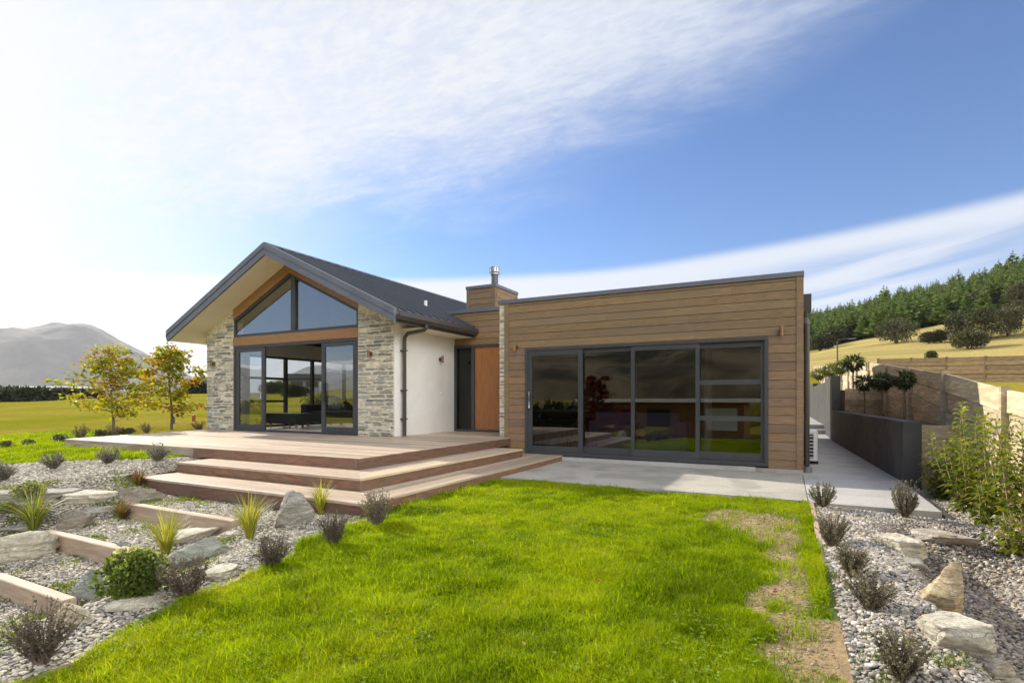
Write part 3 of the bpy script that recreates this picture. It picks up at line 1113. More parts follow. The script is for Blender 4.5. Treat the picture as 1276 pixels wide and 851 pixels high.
mm.box(-6.40, FXL - .02, EY, EY + .12, ZD, 2.62)
mm.build('entry_frame', MT['alu'], house)
mm = M()
mm.box(-7.41, -6.46, EY + .01, EY + .06, ZD + .06, 2.555)
for x in np.arange(-7.3, -6.5, .118):
    pass
dr = mm.build('front_door', MT['door'], house)
mm = M()
mm.tube([(-6.55, EY + .0, 1.40), (-6.55, EY - .05, 1.40), (-6.68, EY - .05, 1.40)], .014, 8)
mm.build('handle', MT['steel'], dr)
M().box(-7.96, -7.50, EY + .03, EY + .04, ZD + .06, 2.555).build('sidelight_pane', MT['g_side'], house)
mm = M()
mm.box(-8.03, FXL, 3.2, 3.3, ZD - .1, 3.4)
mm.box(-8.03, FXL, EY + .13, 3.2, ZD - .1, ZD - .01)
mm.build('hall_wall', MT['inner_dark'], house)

# chimney box with its flue
CX0, CX1, CY0, CY1 = -7.93, -7.04, 2.0, 3.27
mm = M()
mm.box(CX0 + .02, CX1 - .02, CY0 + .02, CY1 - .02, 3.3, 4.17, .6)
boards(mm, CX0 + .09, CX1 - .09, 3.45, 4.17, CY0 + .02, [], 12)
z = 3.45
rr = random.Random(5)
while z < 4.15:
    mm.box(CX1 - .02, CX1 + .002, CY0 + .09, CY1 - .09, z, min(z + .144, 4.17), rr.uniform(.8, 1.1))
    z += .152
for x in (CX0, CX1 - .09):
    mm.box(x, x + .092, CY0 - .012, CY0 + .05, 3.3, 4.171, .95)
mm.box(CX1 - .05, CX1 + .012, CY0 + .052, CY0 + .09, 3.3, 4.171, .95)
mm.box(CX1 - .05, CX1 + .012, CY1 - .09, CY1, 3.3, 4.171, .95)
chim = mm.build('chimney', MT['clad'], house)
mm = M()
mm.box(CX0 - .02, CX1 + .025, CY0 - .025, CY1 + .02, 4.172, 4.25)
mm.build('chimney_cap', MT['cap'], chim)
FX, FY = -7.30, 2.42
mm = M()
mm.tube([(FX, FY, 4.22), (FX, FY, 4.62)], .095, 16)
mm.build('flue_pipe', MT['flue'], chim)
mm = M()
mm.tube([(FX, FY, 4.60), (FX, FY, 4.63), (FX, FY, 4.631)], [.125, .125, .125], 18)
mm.tube([(FX, FY, 4.66), (FX, FY, 4.78)], .13, 18)
mm.tube([(FX, FY, 4.79), (FX, FY, 4.80), (FX, FY, 4.815)], [.135, .135, .10], 18)
for k in range(10):
    a = k * math.pi / 5
    mm.box(FX + .128 * math.cos(a) - .012, FX + .128 * math.cos(a) + .012, FY + .128 * math.sin(a) - .012, FY + .128 * math.sin(a) + .012, 4.625, 4.79)
mm.build('flue_cowl', MT['steel'], chim)

# rainwater head, downpipe and gully on the right side
mm = M()
mm.prism([(.014, 3.19), (.17, 3.19), (.17, 2.86), (.13, 2.80), (.014, 2.80)], 1.25, 1.55, 'y')
mm.build('rainwater_head', MT['gutter'], house)
mm = M()
mm.tube([(.065, 1.2, 2.85), (.065, 1.2, 2.7), (.065, .5, 2.6), (.065, .30, 2.5), (.065, .28, .06)], .045, 10)
mm.build('downpipe', MT['gutter'], house)
mm = M()
mm.tube([(.075, .26, -.05), (.075, .26, .05)], [.075, .07], 14)
mm.build('gully_collar', MT['grime'], house)

# ------------------------------------------------------------------ deck
deck = thing('deck', (-9.5, -2.5, 0), 'large weathered timber deck in front of the gable with two steps', 'deck')
rr = random.Random(21)


def tone():
    t = rr.uniform(.74, 1.2)
    return (t, t * rr.uniform(.95, 1.02), t * rr.uniform(.90, 1.04))


DX0, DX1, DY0 = -13.745, -5.545, -4.575
mm = M()
y = DY0
while y < EY - .04:
    y1 = y + .138
    if y < -1.02:
        xl = DX0 - .26 * (y - DY0)
        segs = [(xl, DX1)]
    else:
        segs = [(GX[3] + .004, FXL - .03 if y > -.01 else (DX1 if y1 < -.03 else DX1))]
    if -1.02 <= y < -.03:
        segs = [(GX[3] + .02, DX1)]
    if -.12 < y < .02:
        y1 = min(y1, -.035) if y < -.035 else y1
    for (p, q) in segs:
        j = p
        while j < q - .3:
            k = min(q, j + rr.uniform(2.4, 5.4))
            if q - k < .6:
                k = q
            mm.box(j, k - .003, y, y1 - .005, ZD - .03, ZD + rr.uniform(-.0015, .0015), tone())
            j = k
    y += .1385
mm.build('deck_boards', MT['deck'], deck)
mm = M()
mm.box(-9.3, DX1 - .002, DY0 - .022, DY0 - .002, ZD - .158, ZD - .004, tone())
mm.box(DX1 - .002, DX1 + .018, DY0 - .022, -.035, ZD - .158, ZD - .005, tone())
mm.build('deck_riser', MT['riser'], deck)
mm = M()
mm.box(DX0, -9.303, DY0 - .022, DY0 - .002, ZD - .150, ZD - .004, 1.)
mm.add([(DX0 - .0, DY0 - .022, ZD - .15), (DX0 - .9, -1.05, ZD - .15), (DX0 - .9, -1.05, ZD - .004), (DX0, DY0 - .022, ZD - .004)], [(0, 1, 2, 3)], 1.)
mm.build('deck_fascia', MT['riser_pale'], deck)
mm = M()
mm.box(-13.4, DX1 - .03, DY0 + .03, -1.0, -.1, ZD - .2)
mm.box(GX[3], FXL - .02, -.99, EY, -.1, ZD - .04)
mm.build('deck_substructure', MT['soil'], deck)


def step(ztop, offs, xl, yend, riser_h):
    """an L of treads: boards along the front, mitred into boards along the right side"""
    m, my = M(), M()
    for a, b in zip(offs[:-1], offs[1:]):
        o0, o1 = a + .003, b - .003
        m.prism([(xl, DY0 - o0), (xl, DY0 - o1), (DX1 + o1, DY0 - o1), (DX1 + o0, DY0 - o0)], ztop - .028, ztop, 'z', tone())
        my.prism([(DX1 + o0, DY0 - o0), (DX1 + o1, DY0 - o1), (DX1 + o1, yend), (DX1 + o0, yend)], ztop - .028, ztop, 'z', tone())
    st = m.build('step', MT['deck'], deck)
    my.build('side_tread', MT['deck_y'], st)
    o = offs[-1] - .012
    m = M()
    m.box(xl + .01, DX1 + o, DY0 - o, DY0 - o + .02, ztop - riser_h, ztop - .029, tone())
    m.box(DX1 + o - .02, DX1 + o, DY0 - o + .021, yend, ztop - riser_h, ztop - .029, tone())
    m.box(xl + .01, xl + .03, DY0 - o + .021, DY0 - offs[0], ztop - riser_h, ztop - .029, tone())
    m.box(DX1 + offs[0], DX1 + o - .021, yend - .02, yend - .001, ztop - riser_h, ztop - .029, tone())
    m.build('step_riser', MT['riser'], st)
    return st


step(.22, [.02, .17, .325, .48, .635], -8.75, -.68, .156)
s3 = step(.065, [.637, .80, .95, 1.09, 1.225], -8.70, -.045, .19)
mm = M()
for k in range(4):
    mm.box(-5.53 + k * .16, -5.375 + k * .16, -.675, -.05, .037, .065, tone())
mm.build('landing_boards', MT['deck_y'], s3)

# ------------------------------------------------------------------ paving, walls, fences
mm = M()
mm.box(-6.5, -.006, -2.67, -.031, -.2, -.05)
tag(mm.build('patio', MT['conc'], None), kind='structure')
mm = M()
mm.prism([(.004, -2.74), (.0, 12.2), (.98, 12.2), (1.0, 8.4), (1.325, -.3), (1.30, -2.72)], -.19, -.05, 'z')
mm.box(.0, .98, 12.2, 12.75, -.2, .11)
mm.box(.0, .98, 12.75, 34, -.2, .27)
tag(mm.build('path', MT['conc2'], None), kind='structure')

w = M()
w.prism([(1.325, -.3), (1.555, -.3), (1.22, 8.4), (1.215, 9.0), (.985, 9.0), (.99, 8.4)], -.3, .87, 'z')
tag(w.build('retaining_wall', MT['block'], None), 'low charcoal rendered retaining wall along the concrete path', 'wall')
w = M()
w.prism([(.99, 9.005), (1.22, 9.005), (1.21, 12.0), (.98, 12.0)], -.2, 1.95, 'z')
w.prism([(.98, 12.005), (1.20, 12.005), (1.08, 20.0), (.88, 20.0)], -.2, 1.84, 'z')
w.prism([(.88, 20.005), (1.08, 20.005), (1.0, 34.0), (.80, 34.0)], -.2, 2.02, 'z')
tag(w.build('retaining_wall', MT['block'], None), 'tall charcoal block wall further back behind the low wall, half in sun', 'wall')

# raised beds behind the walls
mm = M()
mm.prism([(1.56, -.02), (2.09, -.02), (2.09, 7.6), (1.25, 7.6)], -.3, .78, 'z')
tag(mm.build('garden_bed', MT['soil'], None), kind='structure')
mm = M()
mm.prism([(1.23, 9.02), (2.09, 7.85), (2.09, 34), (1.0, 34)], -.3, 1.50, 'z')
tag(mm.build('garden_bed', MT['soil'], None), kind='structure')


def sleeper_wall(name, x0, x1, y0, y1, z0, n, h, label, seed):
    q = random.Random(seed)
    m = M()
    for k in range(n):
        t = q.uniform(.72, 1.08)
        m.box(x0, x1, y0 + q.uniform(-.004, .004), y1, z0 + k * h, z0 + (k + 1) * h - .006, (t, t * .97, t * .9))
    return tag(m.build(name, MT['fence'], None), label, 'retaining wall')


sleeper_wall('timber_retaining_wall', 1.562, 2.09, -.20, -.03, -.36, 6, .196, 'stacked timber sleeper wall joining the end of the low charcoal wall', 4)
sleeper_wall('timber_retaining_wall', 1.235, 2.09, 7.65, 7.82, .70, 5, .165, 'dark stacked timber sleeper wall in the shaded corner behind the young trees', 9)


def fence_panels(name, pts, tops, base, n, label, material, post_mat, post_w=.10, thick=.04, cat='fence', proud=-1):
    """fence along a polyline: posts at the points, each panel of n horizontal boards under a level top"""
    root = thing(name, (pts[0][0], pts[0][1], base[0]), label, cat)
    q = random.Random(len(pts) * 7 + n)
    for i, ((xa, ya), (xb, yb)) in enumerate(zip(pts[:-1], pts[1:])):
        L = math.hypot(xb - xa, yb - ya)
        dx, dy = (xb - xa) / L, (yb - ya) / L
        nx, ny = -dy, dx
        m = M()
        for k in range(n):
            t = q.uniform(.80, 1.15)
            off = q.uniform(-.003, .003) + (.012 if k % 2 else -.012)
            v = []
            for top_ in (0, 1):
                for (px, py, s, e) in ((xa, ya, -1, i), (xb, yb, -1, i + 1), (xb, yb, 1, i + 1), (xa, ya, 1, i)):
                    h = (tops[e] - base[e]) / n
                    z = base[e] + (k + top_) * h - .016 * top_
                    v.append((px + nx * (s * thick / 2 + off), py + ny * (s * thick / 2 + off), z))
            m.add(v, np.array([(0, 3, 2, 1), (4, 5, 6, 7), (0, 1, 5, 4), (1, 2, 6, 5), (2, 3, 7, 6), (3, 0, 4, 7)]), (t, t * q.uniform(.95, 1.), t * q.uniform(.86, 1.)))
        bk = []  # dark backing sheet added so board gaps look shaded and leak no light
        for e, (px, py) in ((i, (xa, ya)), (i + 1, (xb, yb))):
            bk += [(px, py, base[e] + .01), (px, py, tops[e] - .03)]
        m.add(bk, [(0, 2, 3, 1)], .22)
        m.build('fence_panel', material, root)
    for i, (x, y) in enumerate(pts):
        zt = tops[i] + .03
        zb = base[i] - .2
        j = min(i, len(pts) - 2)
        (xa, ya), (xb, yb) = pts[j], pts[j + 1]
        L = math.hypot(xb - xa, yb - ya)
        nx, ny = -(yb - ya) / L, (xb - xa) / L
        cx, cy = x + proud * nx * -(thick / 2 + post_w * .3), y + proud * ny * -(thick / 2 + post_w * .3)
        M().box(cx - post_w / 2, cx + post_w / 2, cy - post_w / 2, cy + post_w / 2, zb, zt, .85).build('fence_post', post_mat, root)
    return root


fy = [-7.4, -4.6, -1.8, .98, 3.7, 6.7, 10.2, 13.6] + [13.6 + 3.1 * k for k in range(1, 14)]
ft = [.95, 1.10, 1.33, 1.65, 1.87, 2.12, 2.40, 2.62] + [2.62 + .165 * k for k in range(1, 14)]
fb = [-.45, -.42, -.40, -.25, .3, .5, .8, 1.0] + [1.0 + .165 * k for k in range(1, 14)]
fence_panels('timber_fence', [(2.12, y) for y in fy], ft, fb, 6,
             'new pale timber board fence running back along the right boundary', MT['fence'], MT['fence'], .075, proud=-1)
# the fence on the slope
pa, pb = np.array([5.6, 36.5]), np.array([14.5, 32.0])
pp = [tuple(pa + (pb - pa) * k / 5) for k in range(6)]
pz = [gz(*p) for p in pp]
fence_panels('rail_fence', pp, [z + 1.62 for z in pz], [z - .05 for z in pz], 6,
             'weathered brown horizontal board fence on the grass slope beyond the boundary', MT['rail'], MT['rail'], .16, proud=-1)

# gravel path risers (sleepers)
for i, (y, x0, x1, zt, lab) in enumerate(((SLEEP_Y[0], -7.86, -5.62, -.125, 'pale timber sleeper step nearest the deck in the gravel path'),
                                          (SLEEP_Y[1], -7.80, -6.02, -.300, 'pale timber sleeper step between the other two in the gravel path'),
                                          (SLEEP_Y[2], -8.10, -5.62, -.485, 'lowest pale timber sleeper step by the left edge of the photo'))):
    m = M()
    b = .008
    ya, yb, za, zb = y - .105, y + .0, zt - .22, zt
    m.prism([(ya, za), (ya, zb - b), (ya + b, zb), (yb - b, zb), (yb, zb - b), (yb, za)], x0, x1, 'x')
    tag(m.build('timber_sleeper', MT['sleeper'], None), lab, 'sleeper', 'sleeper steps of the gravel path')

# lawn edgings
m = M()
m.box(.012, .052, -10.2, -2.76, -.42, -.06)
me_ = m
v = me_.v[0]
v[:, 2] = np.where(v[:, 2] > -.2, ground(np.full(len(v), -.06), v[:, 1]) + .045, v[:, 2])
tag(m.build('lawn_edging', MT['sleeper'], None), 'thin pale timber edging between the lawn and the right gravel bed', 'edging')
m = M()
yy = np.arange(-5.9, -9.6, -.3)
for a, b in zip(yy[:-1], yy[1:]):
    xa, xb = float(lawn_left(a)) - .02, float(lawn_left(b)) - .02
    z0, z1 = gz(xa, a), gz(xb, b)
    m.add([(xa - .02, a, z0 - .1), (xa + .015, a, z0 - .1), (xb + .015, b, z1 - .1), (xb - .02, b, z1 - .1),
           (xa - .02, a, z0 + .022), (xa + .015, a, z0 + .022), (xb + .015, b, z1 + .022), (xb - .02, b, z1 + .022)],
          np.array([(0, 3, 2, 1), (4, 5, 6, 7), (0, 1, 5, 4), (1, 2, 6, 5), (2, 3, 7, 6), (3, 0, 4, 7)]))
tag(m.build('lawn_edging', MT['sleeper'], None), 'low weathered board edging between the lawn and the left rock garden', 'edging')

# ------------------------------------------------------------------ heat pump beside the wing
ac = thing('heat_pump_unit', (.16, 1.9, -.05), 'white outdoor heat pump unit against the right side of the house', 'heat pump')
m = M()
x0, x1, y0, y1, z0, z1 = .03, .29, 1.60, 2.38, .02, .585
r = .06
pr = [(x0, y0), (x1 - r, y0), (x1 - r * .3, y0 + r * .3), (x1, y0 + r), (x1, y1), (x0, y1)]
m.prism(pr, z0, z1, 'z')
m.build('casing', MT['ac'], ac)
m = M()
m.box(x0 + .015, x1 - .075, y0 - .004, y0 + .001, z0 + .05, z1 - .05)
gr = m.build('coil_grille', MT['black'], ac)
m = M()
for k in range(7):
    z = z0 + .06 + k * .068
    m.box(x0 + .01, x1 - .07, y0 - .014, y0 - .0045, z, z + .016)
m.build('grille_slats', MT['ac'], gr)
for y in (1.72, 2.2):
    M().box(x0, x1 + .01, y, y + .06, -.05, .019).build('foot', MT['black'], ac)
m = M()
m.tube([(x1 + .003, 2.0, .30), (x1 + .012, 2.0, .30)], .22, 24)
m.build('fan_grille', MT['black'], ac)

# ------------------------------------------------------------------ furniture seen through the glass
ot = thing('ottoman', (-13.4, .9, ZD), 'long dark upholstered ottoman just inside the open sliding door', 'ottoman')
m = M()
m.box(-14.1, -12.85, .55, 1.15, .50, .80)
m.build('seat', MT['sofa'], ot)
for x in (-14.02, -13.2, -12.93):
    for y in (.60, 1.06):
        M().box(x, x + .05, y, y + .05, ZD, .50).build('leg', MT['wood_leg'], ot)
so = thing('sofa', (-12.6, 2.2, ZD), 'dark upholstered sofa standing behind the ottoman in the living room', 'sofa')
m = M()
m.box(-13.75, -11.0, 1.75, 2.65, .50, .84)
m.build('seat', MT['sofa'], so)
M().box(-13.75, -11.0, 2.65, 2.9, .50, 1.22).build('backrest', MT['sofa'], so)
for x in (-13.98, -11.0):
    M().box(x, x + .23, 1.72, 2.9, .50, 1.05).build('armrest', MT['sofa'], so)
for x in (-13.85, -12.4, -10.95):
    for y in (1.8, 2.78):
        M().box(x, x + .06, y, y + .06, ZD, .50).build('leg', MT['wood_leg'], so)


def pillow(name, x, y, z, label, rot):
    bm_ = M()
    n = 12
    vs = []
    for i in range(n + 1):
        for j in range(n + 1):
            a, b = i / n * 2 - 1, j / n * 2 - 1
            th = .09 * (1 - abs(a) ** 3) * (1 - abs(b) ** 3) + .005
            vs.append((a * .23, -th, b * .2))
    for i in range(n + 1):
        for j in range(n + 1):
            a, b = i / n * 2 - 1, j / n * 2 - 1
            th = .09 * (1 - abs(a) ** 3) * (1 - abs(b) ** 3) + .005
            vs.append((a * .23, th, b * .2))
    N = (n + 1) ** 2
    fs = []
    for i in range(n):
        for j in range(n):
            q = i * (n + 1) + j
            fs.append((q, q + n + 1, q + n + 2, q + 1))
            fs.append((N + q, N + q + 1, N + q + n + 2, N + q + n + 1))
    c, s = math.cos(rot), math.sin(rot)
    vs = [(x + p[0] * c - p[1] * s, y + p[0] * s + p[1] * c, z + p[2]) for p in vs]
    bm_.add(vs, fs)
    return tag(bm_.build(name, MT['cushion'], None, True), label, 'cushion')


pillow('cushion', -13.35, 2.52, 1.08, 'blue patterned cushion leaning on the dark sofa', .2)

sf = thing('sofa', (-3.2, 1.9, .065), 'lilac covered sofa behind the tinted glass of the timber wing', 'sofa')
M().box(-4.1, -2.3, 1.5, 2.3, .12, .55).build('seat', MT['sofa2'], sf)
M().box(-4.1, -2.3, 1.45, 1.62, .551, .92).build('backrest', MT['sofa2'], sf)
for x in (-4.28, -2.3):
    M().box(x, x + .18, 1.45, 2.3, .12, .72).build('armrest', MT['sofa2'], sf)
for x in (-4.2, -2.25):
    for y in (1.5, 2.2):
        M().box(x, x + .05, y, y + .05, .065, .12).build('leg', MT['wood_leg'], sf)
po = M()
po.tube([(-1.70, 1.5, .065), (-1.70, 1.5, .10), (-1.70, 1.5, .14), (-1.70, 1.5, 2.2), (-1.70, 1.5, 2.62)], [.14, .14, .085, .08, .08], 16)
tag(po.build('interior_column', MT['white'], None, False), 'slim white column standing behind the right tinted pane', 'column')
tb = thing('bar_table', (-5.0, 1.5, .065), 'dark bar table seen dimly behind the left tinted pane', 'table')
M().box(-5.5, -4.4, 1.25, 1.85, .92, .97).build('tabletop', MT['wood_leg'], tb)
for x in (-5.45, -4.5):
    for y in (1.3, 1.76):
        M().box(x, x + .05, y, y + .05, .065, .92).build('leg', MT['black'], tb)
st0 = thing('bar_stool', (-5.2, .95, .065), 'black bar stools in a row at the dark bar table', 'stool', 'bar stools behind the tinted glass')
M().tube([(-5.2, .95, .70), (-5.2, .95, .74)], .17, 16).build('seat', MT['black'], st0)
for k in range(4):
    a = math.pi / 4 + k * math.pi / 2
    M().tube([(-5.2 + .12 * math.cos(a), .95 + .12 * math.sin(a), .70), (-5.2 + .2 * math.cos(a), .95 + .2 * math.sin(a), .065)], .014, 6).build('leg', MT['black'], st0)
for dx in (.42, .84):
    c = copy_tree(st0)
    c.location.x += dx

# ------------------------------------------------------------------ rocks
def ico(sub):
    t = (1 + 5 ** .5) / 2
    v = [(-1, t, 0), (1, t, 0), (-1, -t, 0), (1, -t, 0), (0, -1, t), (0, 1, t), (0, -1, -t), (0, 1, -t), (t, 0, -1), (t, 0, 1), (-t, 0, -1), (-t, 0, 1)]
    f = [(0, 11, 5), (0, 5, 1), (0, 1, 7), (0, 7, 10), (0, 10, 11), (1, 5, 9), (5, 11, 4), (11, 10, 2), (10, 7, 6), (7, 1, 8),
         (3, 9, 4), (3, 4, 2), (3, 2, 6), (3, 6, 8), (3, 8, 9), (4, 9, 5), (2, 4, 11), (6, 2, 10), (8, 6, 7), (9, 8, 1)]
    v = [np.array(p) / np.linalg.norm(p) for p in v]
    for _ in range(sub):
        mid, nf = {}, []
        def mp(a, b):
            k = (min(a, b), max(a, b))
            if k not in mid:
                p = v[a] + v[b]
                v.append(p / np.linalg.norm(p))
                mid[k] = len(v) - 1
            return mid[k]
        for a, b, c in f:
            ab, bc, ca = mp(a, b), mp(b, c), mp(c, a)
            nf += [(a, ab, ca), (b, bc, ab), (c, ca, bc), (ab, bc, ca)]
        f = nf
    return np.array(v), np.array(f)


ICO0, ICO1, ICO4 = ico(0), ico(1), ico(4)


def n3(p, s, seed):
    """3-D-ish value noise from three planes"""
    return (vnoise(p[:, 0] * s + 3.1 * seed, p[:, 1] * s, seed) + vnoise(p[:, 1] * s, p[:, 2] * s + seed, seed + 5) + vnoise(p[:, 2] * s - seed, p[:, 0] * s, seed + 9)) / 2


def rock(u0, u1, v0, v1, kind, label, tone_, seed, group=None):
    uc, vb = (u0 + u1) / 2, v1
    x, y, z, mpp = gp(uc, vb)
    W, Hv = (u1 - u0) * mpp, (v1 - v0) * mpp
    dist = mpp * F_PX
    down = (1.196 - z) / dist
    H = Hv * {'slab': .50, 'boulder': .92, 'upright': 1.0}[kind]
    D = max(.35 * W, min(1.1 * W, (Hv - .85 * H) / down if kind == 'slab' else .7 * W))
    d = ray(uc, vb)
    d = d / np.hypot(d[0], d[1])
    cx, cy = x + d[0] * D * .45, y + d[1] * D * .45
    q = np.random.default_rng(seed)
    P = ICO4[0].copy()
    nk = {'slab': 9, 'boulder': 12, 'upright': 13}[kind]
    for k in range(nk):
        n = q.normal(size=3)
        if kind == 'slab':
            n[2] *= .45
        n /= np.linalg.norm(n)
        c = q.uniform(.38, .75)
        dd = P @ n - c
        P = P - np.maximum(dd, 0)[:, None] * n[None] * .97
    if kind == 'slab':
        dd = P[:, 2] - .5
        P[:, 2] -= np.maximum(dd, 0) * .92
    P = P * (1 + .11 * n3(P, 2.0, seed % 17))[:, None]
    P = P * (1 + .055 * n3(P, 5.5, seed % 13) + .022 * n3(P, 14., seed % 7))[:, None]
    P[:, 2] += .03 * n3(P * np.array([1, 1, 6.]), 2.5, seed % 11)
    lay = n3(P * np.array([.8, .8, 7.]), 1.6, seed % 19)
    P[:, :2] *= (1 + .05 * np.sign(lay) * np.abs(lay) ** .5)[:, None]
    if kind == 'upright':
        t = np.clip((P[:, 2] + .6) / 1.6, 0, 1)
        P[:, :2] *= (1.05 - .36 * t ** 2.)[:, None]
    ext = P.max(0) - P.min(0)
    P = P - (P.max(0) + P.min(0)) / 2
    P = P / ext
    ang = math.atan2(d[1], d[0]) - math.pi / 2
    S = np.array([W, D, H * 1.5])
    P = P * S
    tilt = q.uniform(-.10, .10)
    c, s = math.cos(tilt), math.sin(tilt)
    P = np.stack([P[:, 0] * c - P[:, 2] * s, P[:, 1], P[:, 0] * s + P[:, 2] * c], -1)
    P[:, 2] += H * .25 + .0
    c, s = math.cos(ang), math.sin(ang)
    P = np.stack([P[:, 0] * c - P[:, 1] * s, P[:, 0] * s + P[:, 1] * c, P[:, 2]], -1)
    m = M()
    zz = z
    m.add(P + np.array([cx, cy, zz]), ICO4[1], tone_)
    o = m.build('rock', MT['rock'], None, True, at=(cx, cy, zz))
    return tag(o, label, 'rock', group)


GREY, PALE, DARK, WARM, BLUE = (.85, .86, .84), (1.25, 1.22, 1.12), (.62, .58, .52), (1.25, 1.05, .75), (.68, .76, .80)
ROCKS = [
    (-14, 66, 661, 701, 'boulder', 'large smooth pale boulder at the left edge of the photo beside the sleeper steps', PALE),
    (-10, 42, 650, 668, 'slab', 'flat grey slab just behind the large smooth pale boulder', GREY),
    (-6, 100, 598, 630, 'slab', 'long tilted grey slab under the upper gravel bank at far left', GREY),
    (80, 150, 602, 630, 'slab', 'broad pale flat rock left of the bottom deck step', PALE),
    (76, 114, 634, 659, 'boulder', 'dark rounded boulder at the upper end of the middle sleeper', DARK),
    (102, 144, 627, 642, 'slab', 'small flat grey rock behind the dark rounded boulder', GREY),
    (153, 207, 605, 626, 'boulder', 'dark brown rock tucked against the left end of the bottom deck step', DARK),
    (137, 163, 588, 598, 'slab', 'thin flat stone on the gravel below the deck fascia', GREY),
    (343, 391, 613, 656, 'upright', 'jagged upright grey rock standing in front of the bottom deck step', (.78, .78, .78)),
    (214, 274, 653, 676, 'slab', 'flat pale rock below the right end of the top sleeper', PALE),
    (212, 284, 673, 704, 'boulder', 'blocky greenish grey rock behind the round green bush', (.74, .80, .74)),
    (256, 296, 700, 724, 'slab', 'pale half buried rock right of the blocky greenish rock', PALE),
    (136, 172, 676, 700, 'boulder', 'blue grey wedge rock at the right end of the middle sleeper', BLUE),
    (94, 128, 712, 749, 'boulder', 'blue grey rock propped between the round green bush and the lowest sleeper', BLUE),
    (72, 115, 749, 780, 'boulder', 'pale ochre streaked rock at the right end of the lowest sleeper', (1.2, 1.12, .95)),
    (135, 206, 737, 763, 'slab', 'long flat pale rock under the round green bush', PALE),
    (154, 186, 795, 811, 'slab', 'small flat stone lying in the lawn edge at lower left', PALE),
    (280, 302, 658, 672, 'slab', 'small pale stone beside the yellow grass tuft by the top sleeper', PALE),
    (1122, 1208, 650, 681, 'slab', 'wide flat pale slab in the gravel below the path end', (1.05, 1.0, .95)),
    (1094, 1150, 655, 694, 'slab', 'pale flat topped rock left of the wide slab', PALE),
    (1114, 1156, 691, 708, 'slab', 'thin layered grey rock between the flat topped rock and the ochre rock', GREY),
    (1138, 1194, 701, 758, 'upright', 'upright ochre rock with a pointed top in the right gravel bed', WARM),
    (1150, 1232, 752, 818, 'slab', 'long sloping pale rock below the upright ochre rock', PALE),
    (1204, 1258, 808, 842, 'slab', 'grey rock below the long sloping rock near the lower right corner', (1.0, .95, .88)),
    (1226, 1282, 832, 864, 'slab', 'pale rock cut by the bottom edge at lower right', PALE),
]
for i, r_ in enumerate(ROCKS):
    rock(*r_, 101 + i * 7)


# ------------------------------------------------------------------ pebbles, grass (stuff)
def in_view(x, y, z, pad=300):
    dx, dy, dz = x - CAM[0], y - CAM[1], z - CAM[2]
    zc = -_sy * dx + _cy * dy
    xc = _cy * dx + _sy * dy
    zc_ = np.maximum(zc, .05)
    u = 638 + F_PX * xc / zc_
    v = HORIZON - F_PX * dz / zc_
    return (zc > .3) & (u > -pad) & (u < W_PX + pad) & (v < H_PX + pad), zc


def pebbles(name, xr, yr, keep, dens, size, flat, cols, seed, label):
    q = np.random.default_rng(seed)
    N = int((xr[1] - xr[0]) * (yr[1] - yr[0]) * dens)
    x, y = q.uniform(*xr, N), q.uniform(*yr, N)
    k = keep(x, y)
    x, y = x[k], y[k]
    z = ground(x, y) + .004
    ok, d = in_view(x, y, z)
    x, y, z, d = x[ok], y[ok], z[ok], d[ok]
    n = len(x)
    s = size * q.lognormal(0, .33, n) * np.clip(.8 + d * .035, .9, 1.5)
    m = M()
    for tmpl, sel in ((ICO1, d < 4.6), (ICO0, d >= 4.6)):
        V, Fc = tmpl
        idx = np.nonzero(sel)[0]
        if len(idx) == 0:
            continue
        k = len(idx)
        sc_ = np.stack([q.uniform(.9, 1.7, k), q.uniform(.7, 1.1, k), flat * q.uniform(.6, 1.3, k)], -1) * s[idx, None]
        P = V[None] * (1 + q.uniform(-.16, .16, (k, len(V), 1))) * sc_[:, None]
        a = q.uniform(0, 2 * math.pi, k)
        tx = q.normal(0, .25, k)
        ca, sa = np.cos(a)[:, None], np.sin(a)[:, None]
        ct, st = np.cos(tx)[:, None], np.sin(tx)[:, None]
        X, Y, Z = P[..., 0], P[..., 1], P[..., 2]
        X, Z = X * ct - Z * st, X * st + Z * ct
        X, Y = X * ca - Y * sa, X * sa + Y * ca
        P = np.stack([X + x[idx, None], Y + y[idx, None], Z + z[idx, None] + (s[idx] * flat * q.uniform(.1, .9, k))[:, None]], -1)
        base = np.array(cols)[q.integers(0, len(cols), k)] * q.uniform(.75, 1.25, (k, 1))
        m.add(P.reshape(-1, 3), (Fc[None] + (np.arange(k) * len(V))[:, None, None]).reshape(-1, 3), np.repeat(base, len(V), 0))
    o = m.build(name, MT['pebble'], None, True)
    return tag(o, label, None, None, 'stuff')


GCOL_L = [(.34, .315, .25), (.41, .37, .29), (.27, .25, .21), (.48, .43, .335), (.35, .29, .20), (.52, .48, .40), (.21, .20, .175)]
GCOL_R = [(.38, .34, .28), (.45, .42, .36), (.31, .275, .225), (.26, .24, .21), (.52, .49, .44), (.38, .30, .21), (.21, .20, .18)]
pebbles('gravel', (-12.5, -3.4), (-9.8, -4.5), lambda x, y: in_grav_l(x, y), 3000, .0108, .40, GCOL_L, 5, None)
pebbles('gravel', (.055, 2.1), (-9.4, -.15), lambda x, y: in_grav_r(x, y), 4200, .0095, .62, GCOL_R, 6, None)
pebbles('soil_clods', (-2.2, 0), (-8.2, -2.9), lambda x, y: in_lawn(x, y) & (bare(x, y) > .5), 2400, .0045, .7, [(.27, .20, .11), (.33, .25, .14), (.20, .145, .08), (.29, .215, .12), (.42, .36, .26)], 9, None)
pebbles('gravel', (-15.5, -13.5), (-3.5, 1.5), lambda x, y: x < -14.0 - .26 * (y + 4.5), 350, .03, .6, GCOL_R, 8, None)


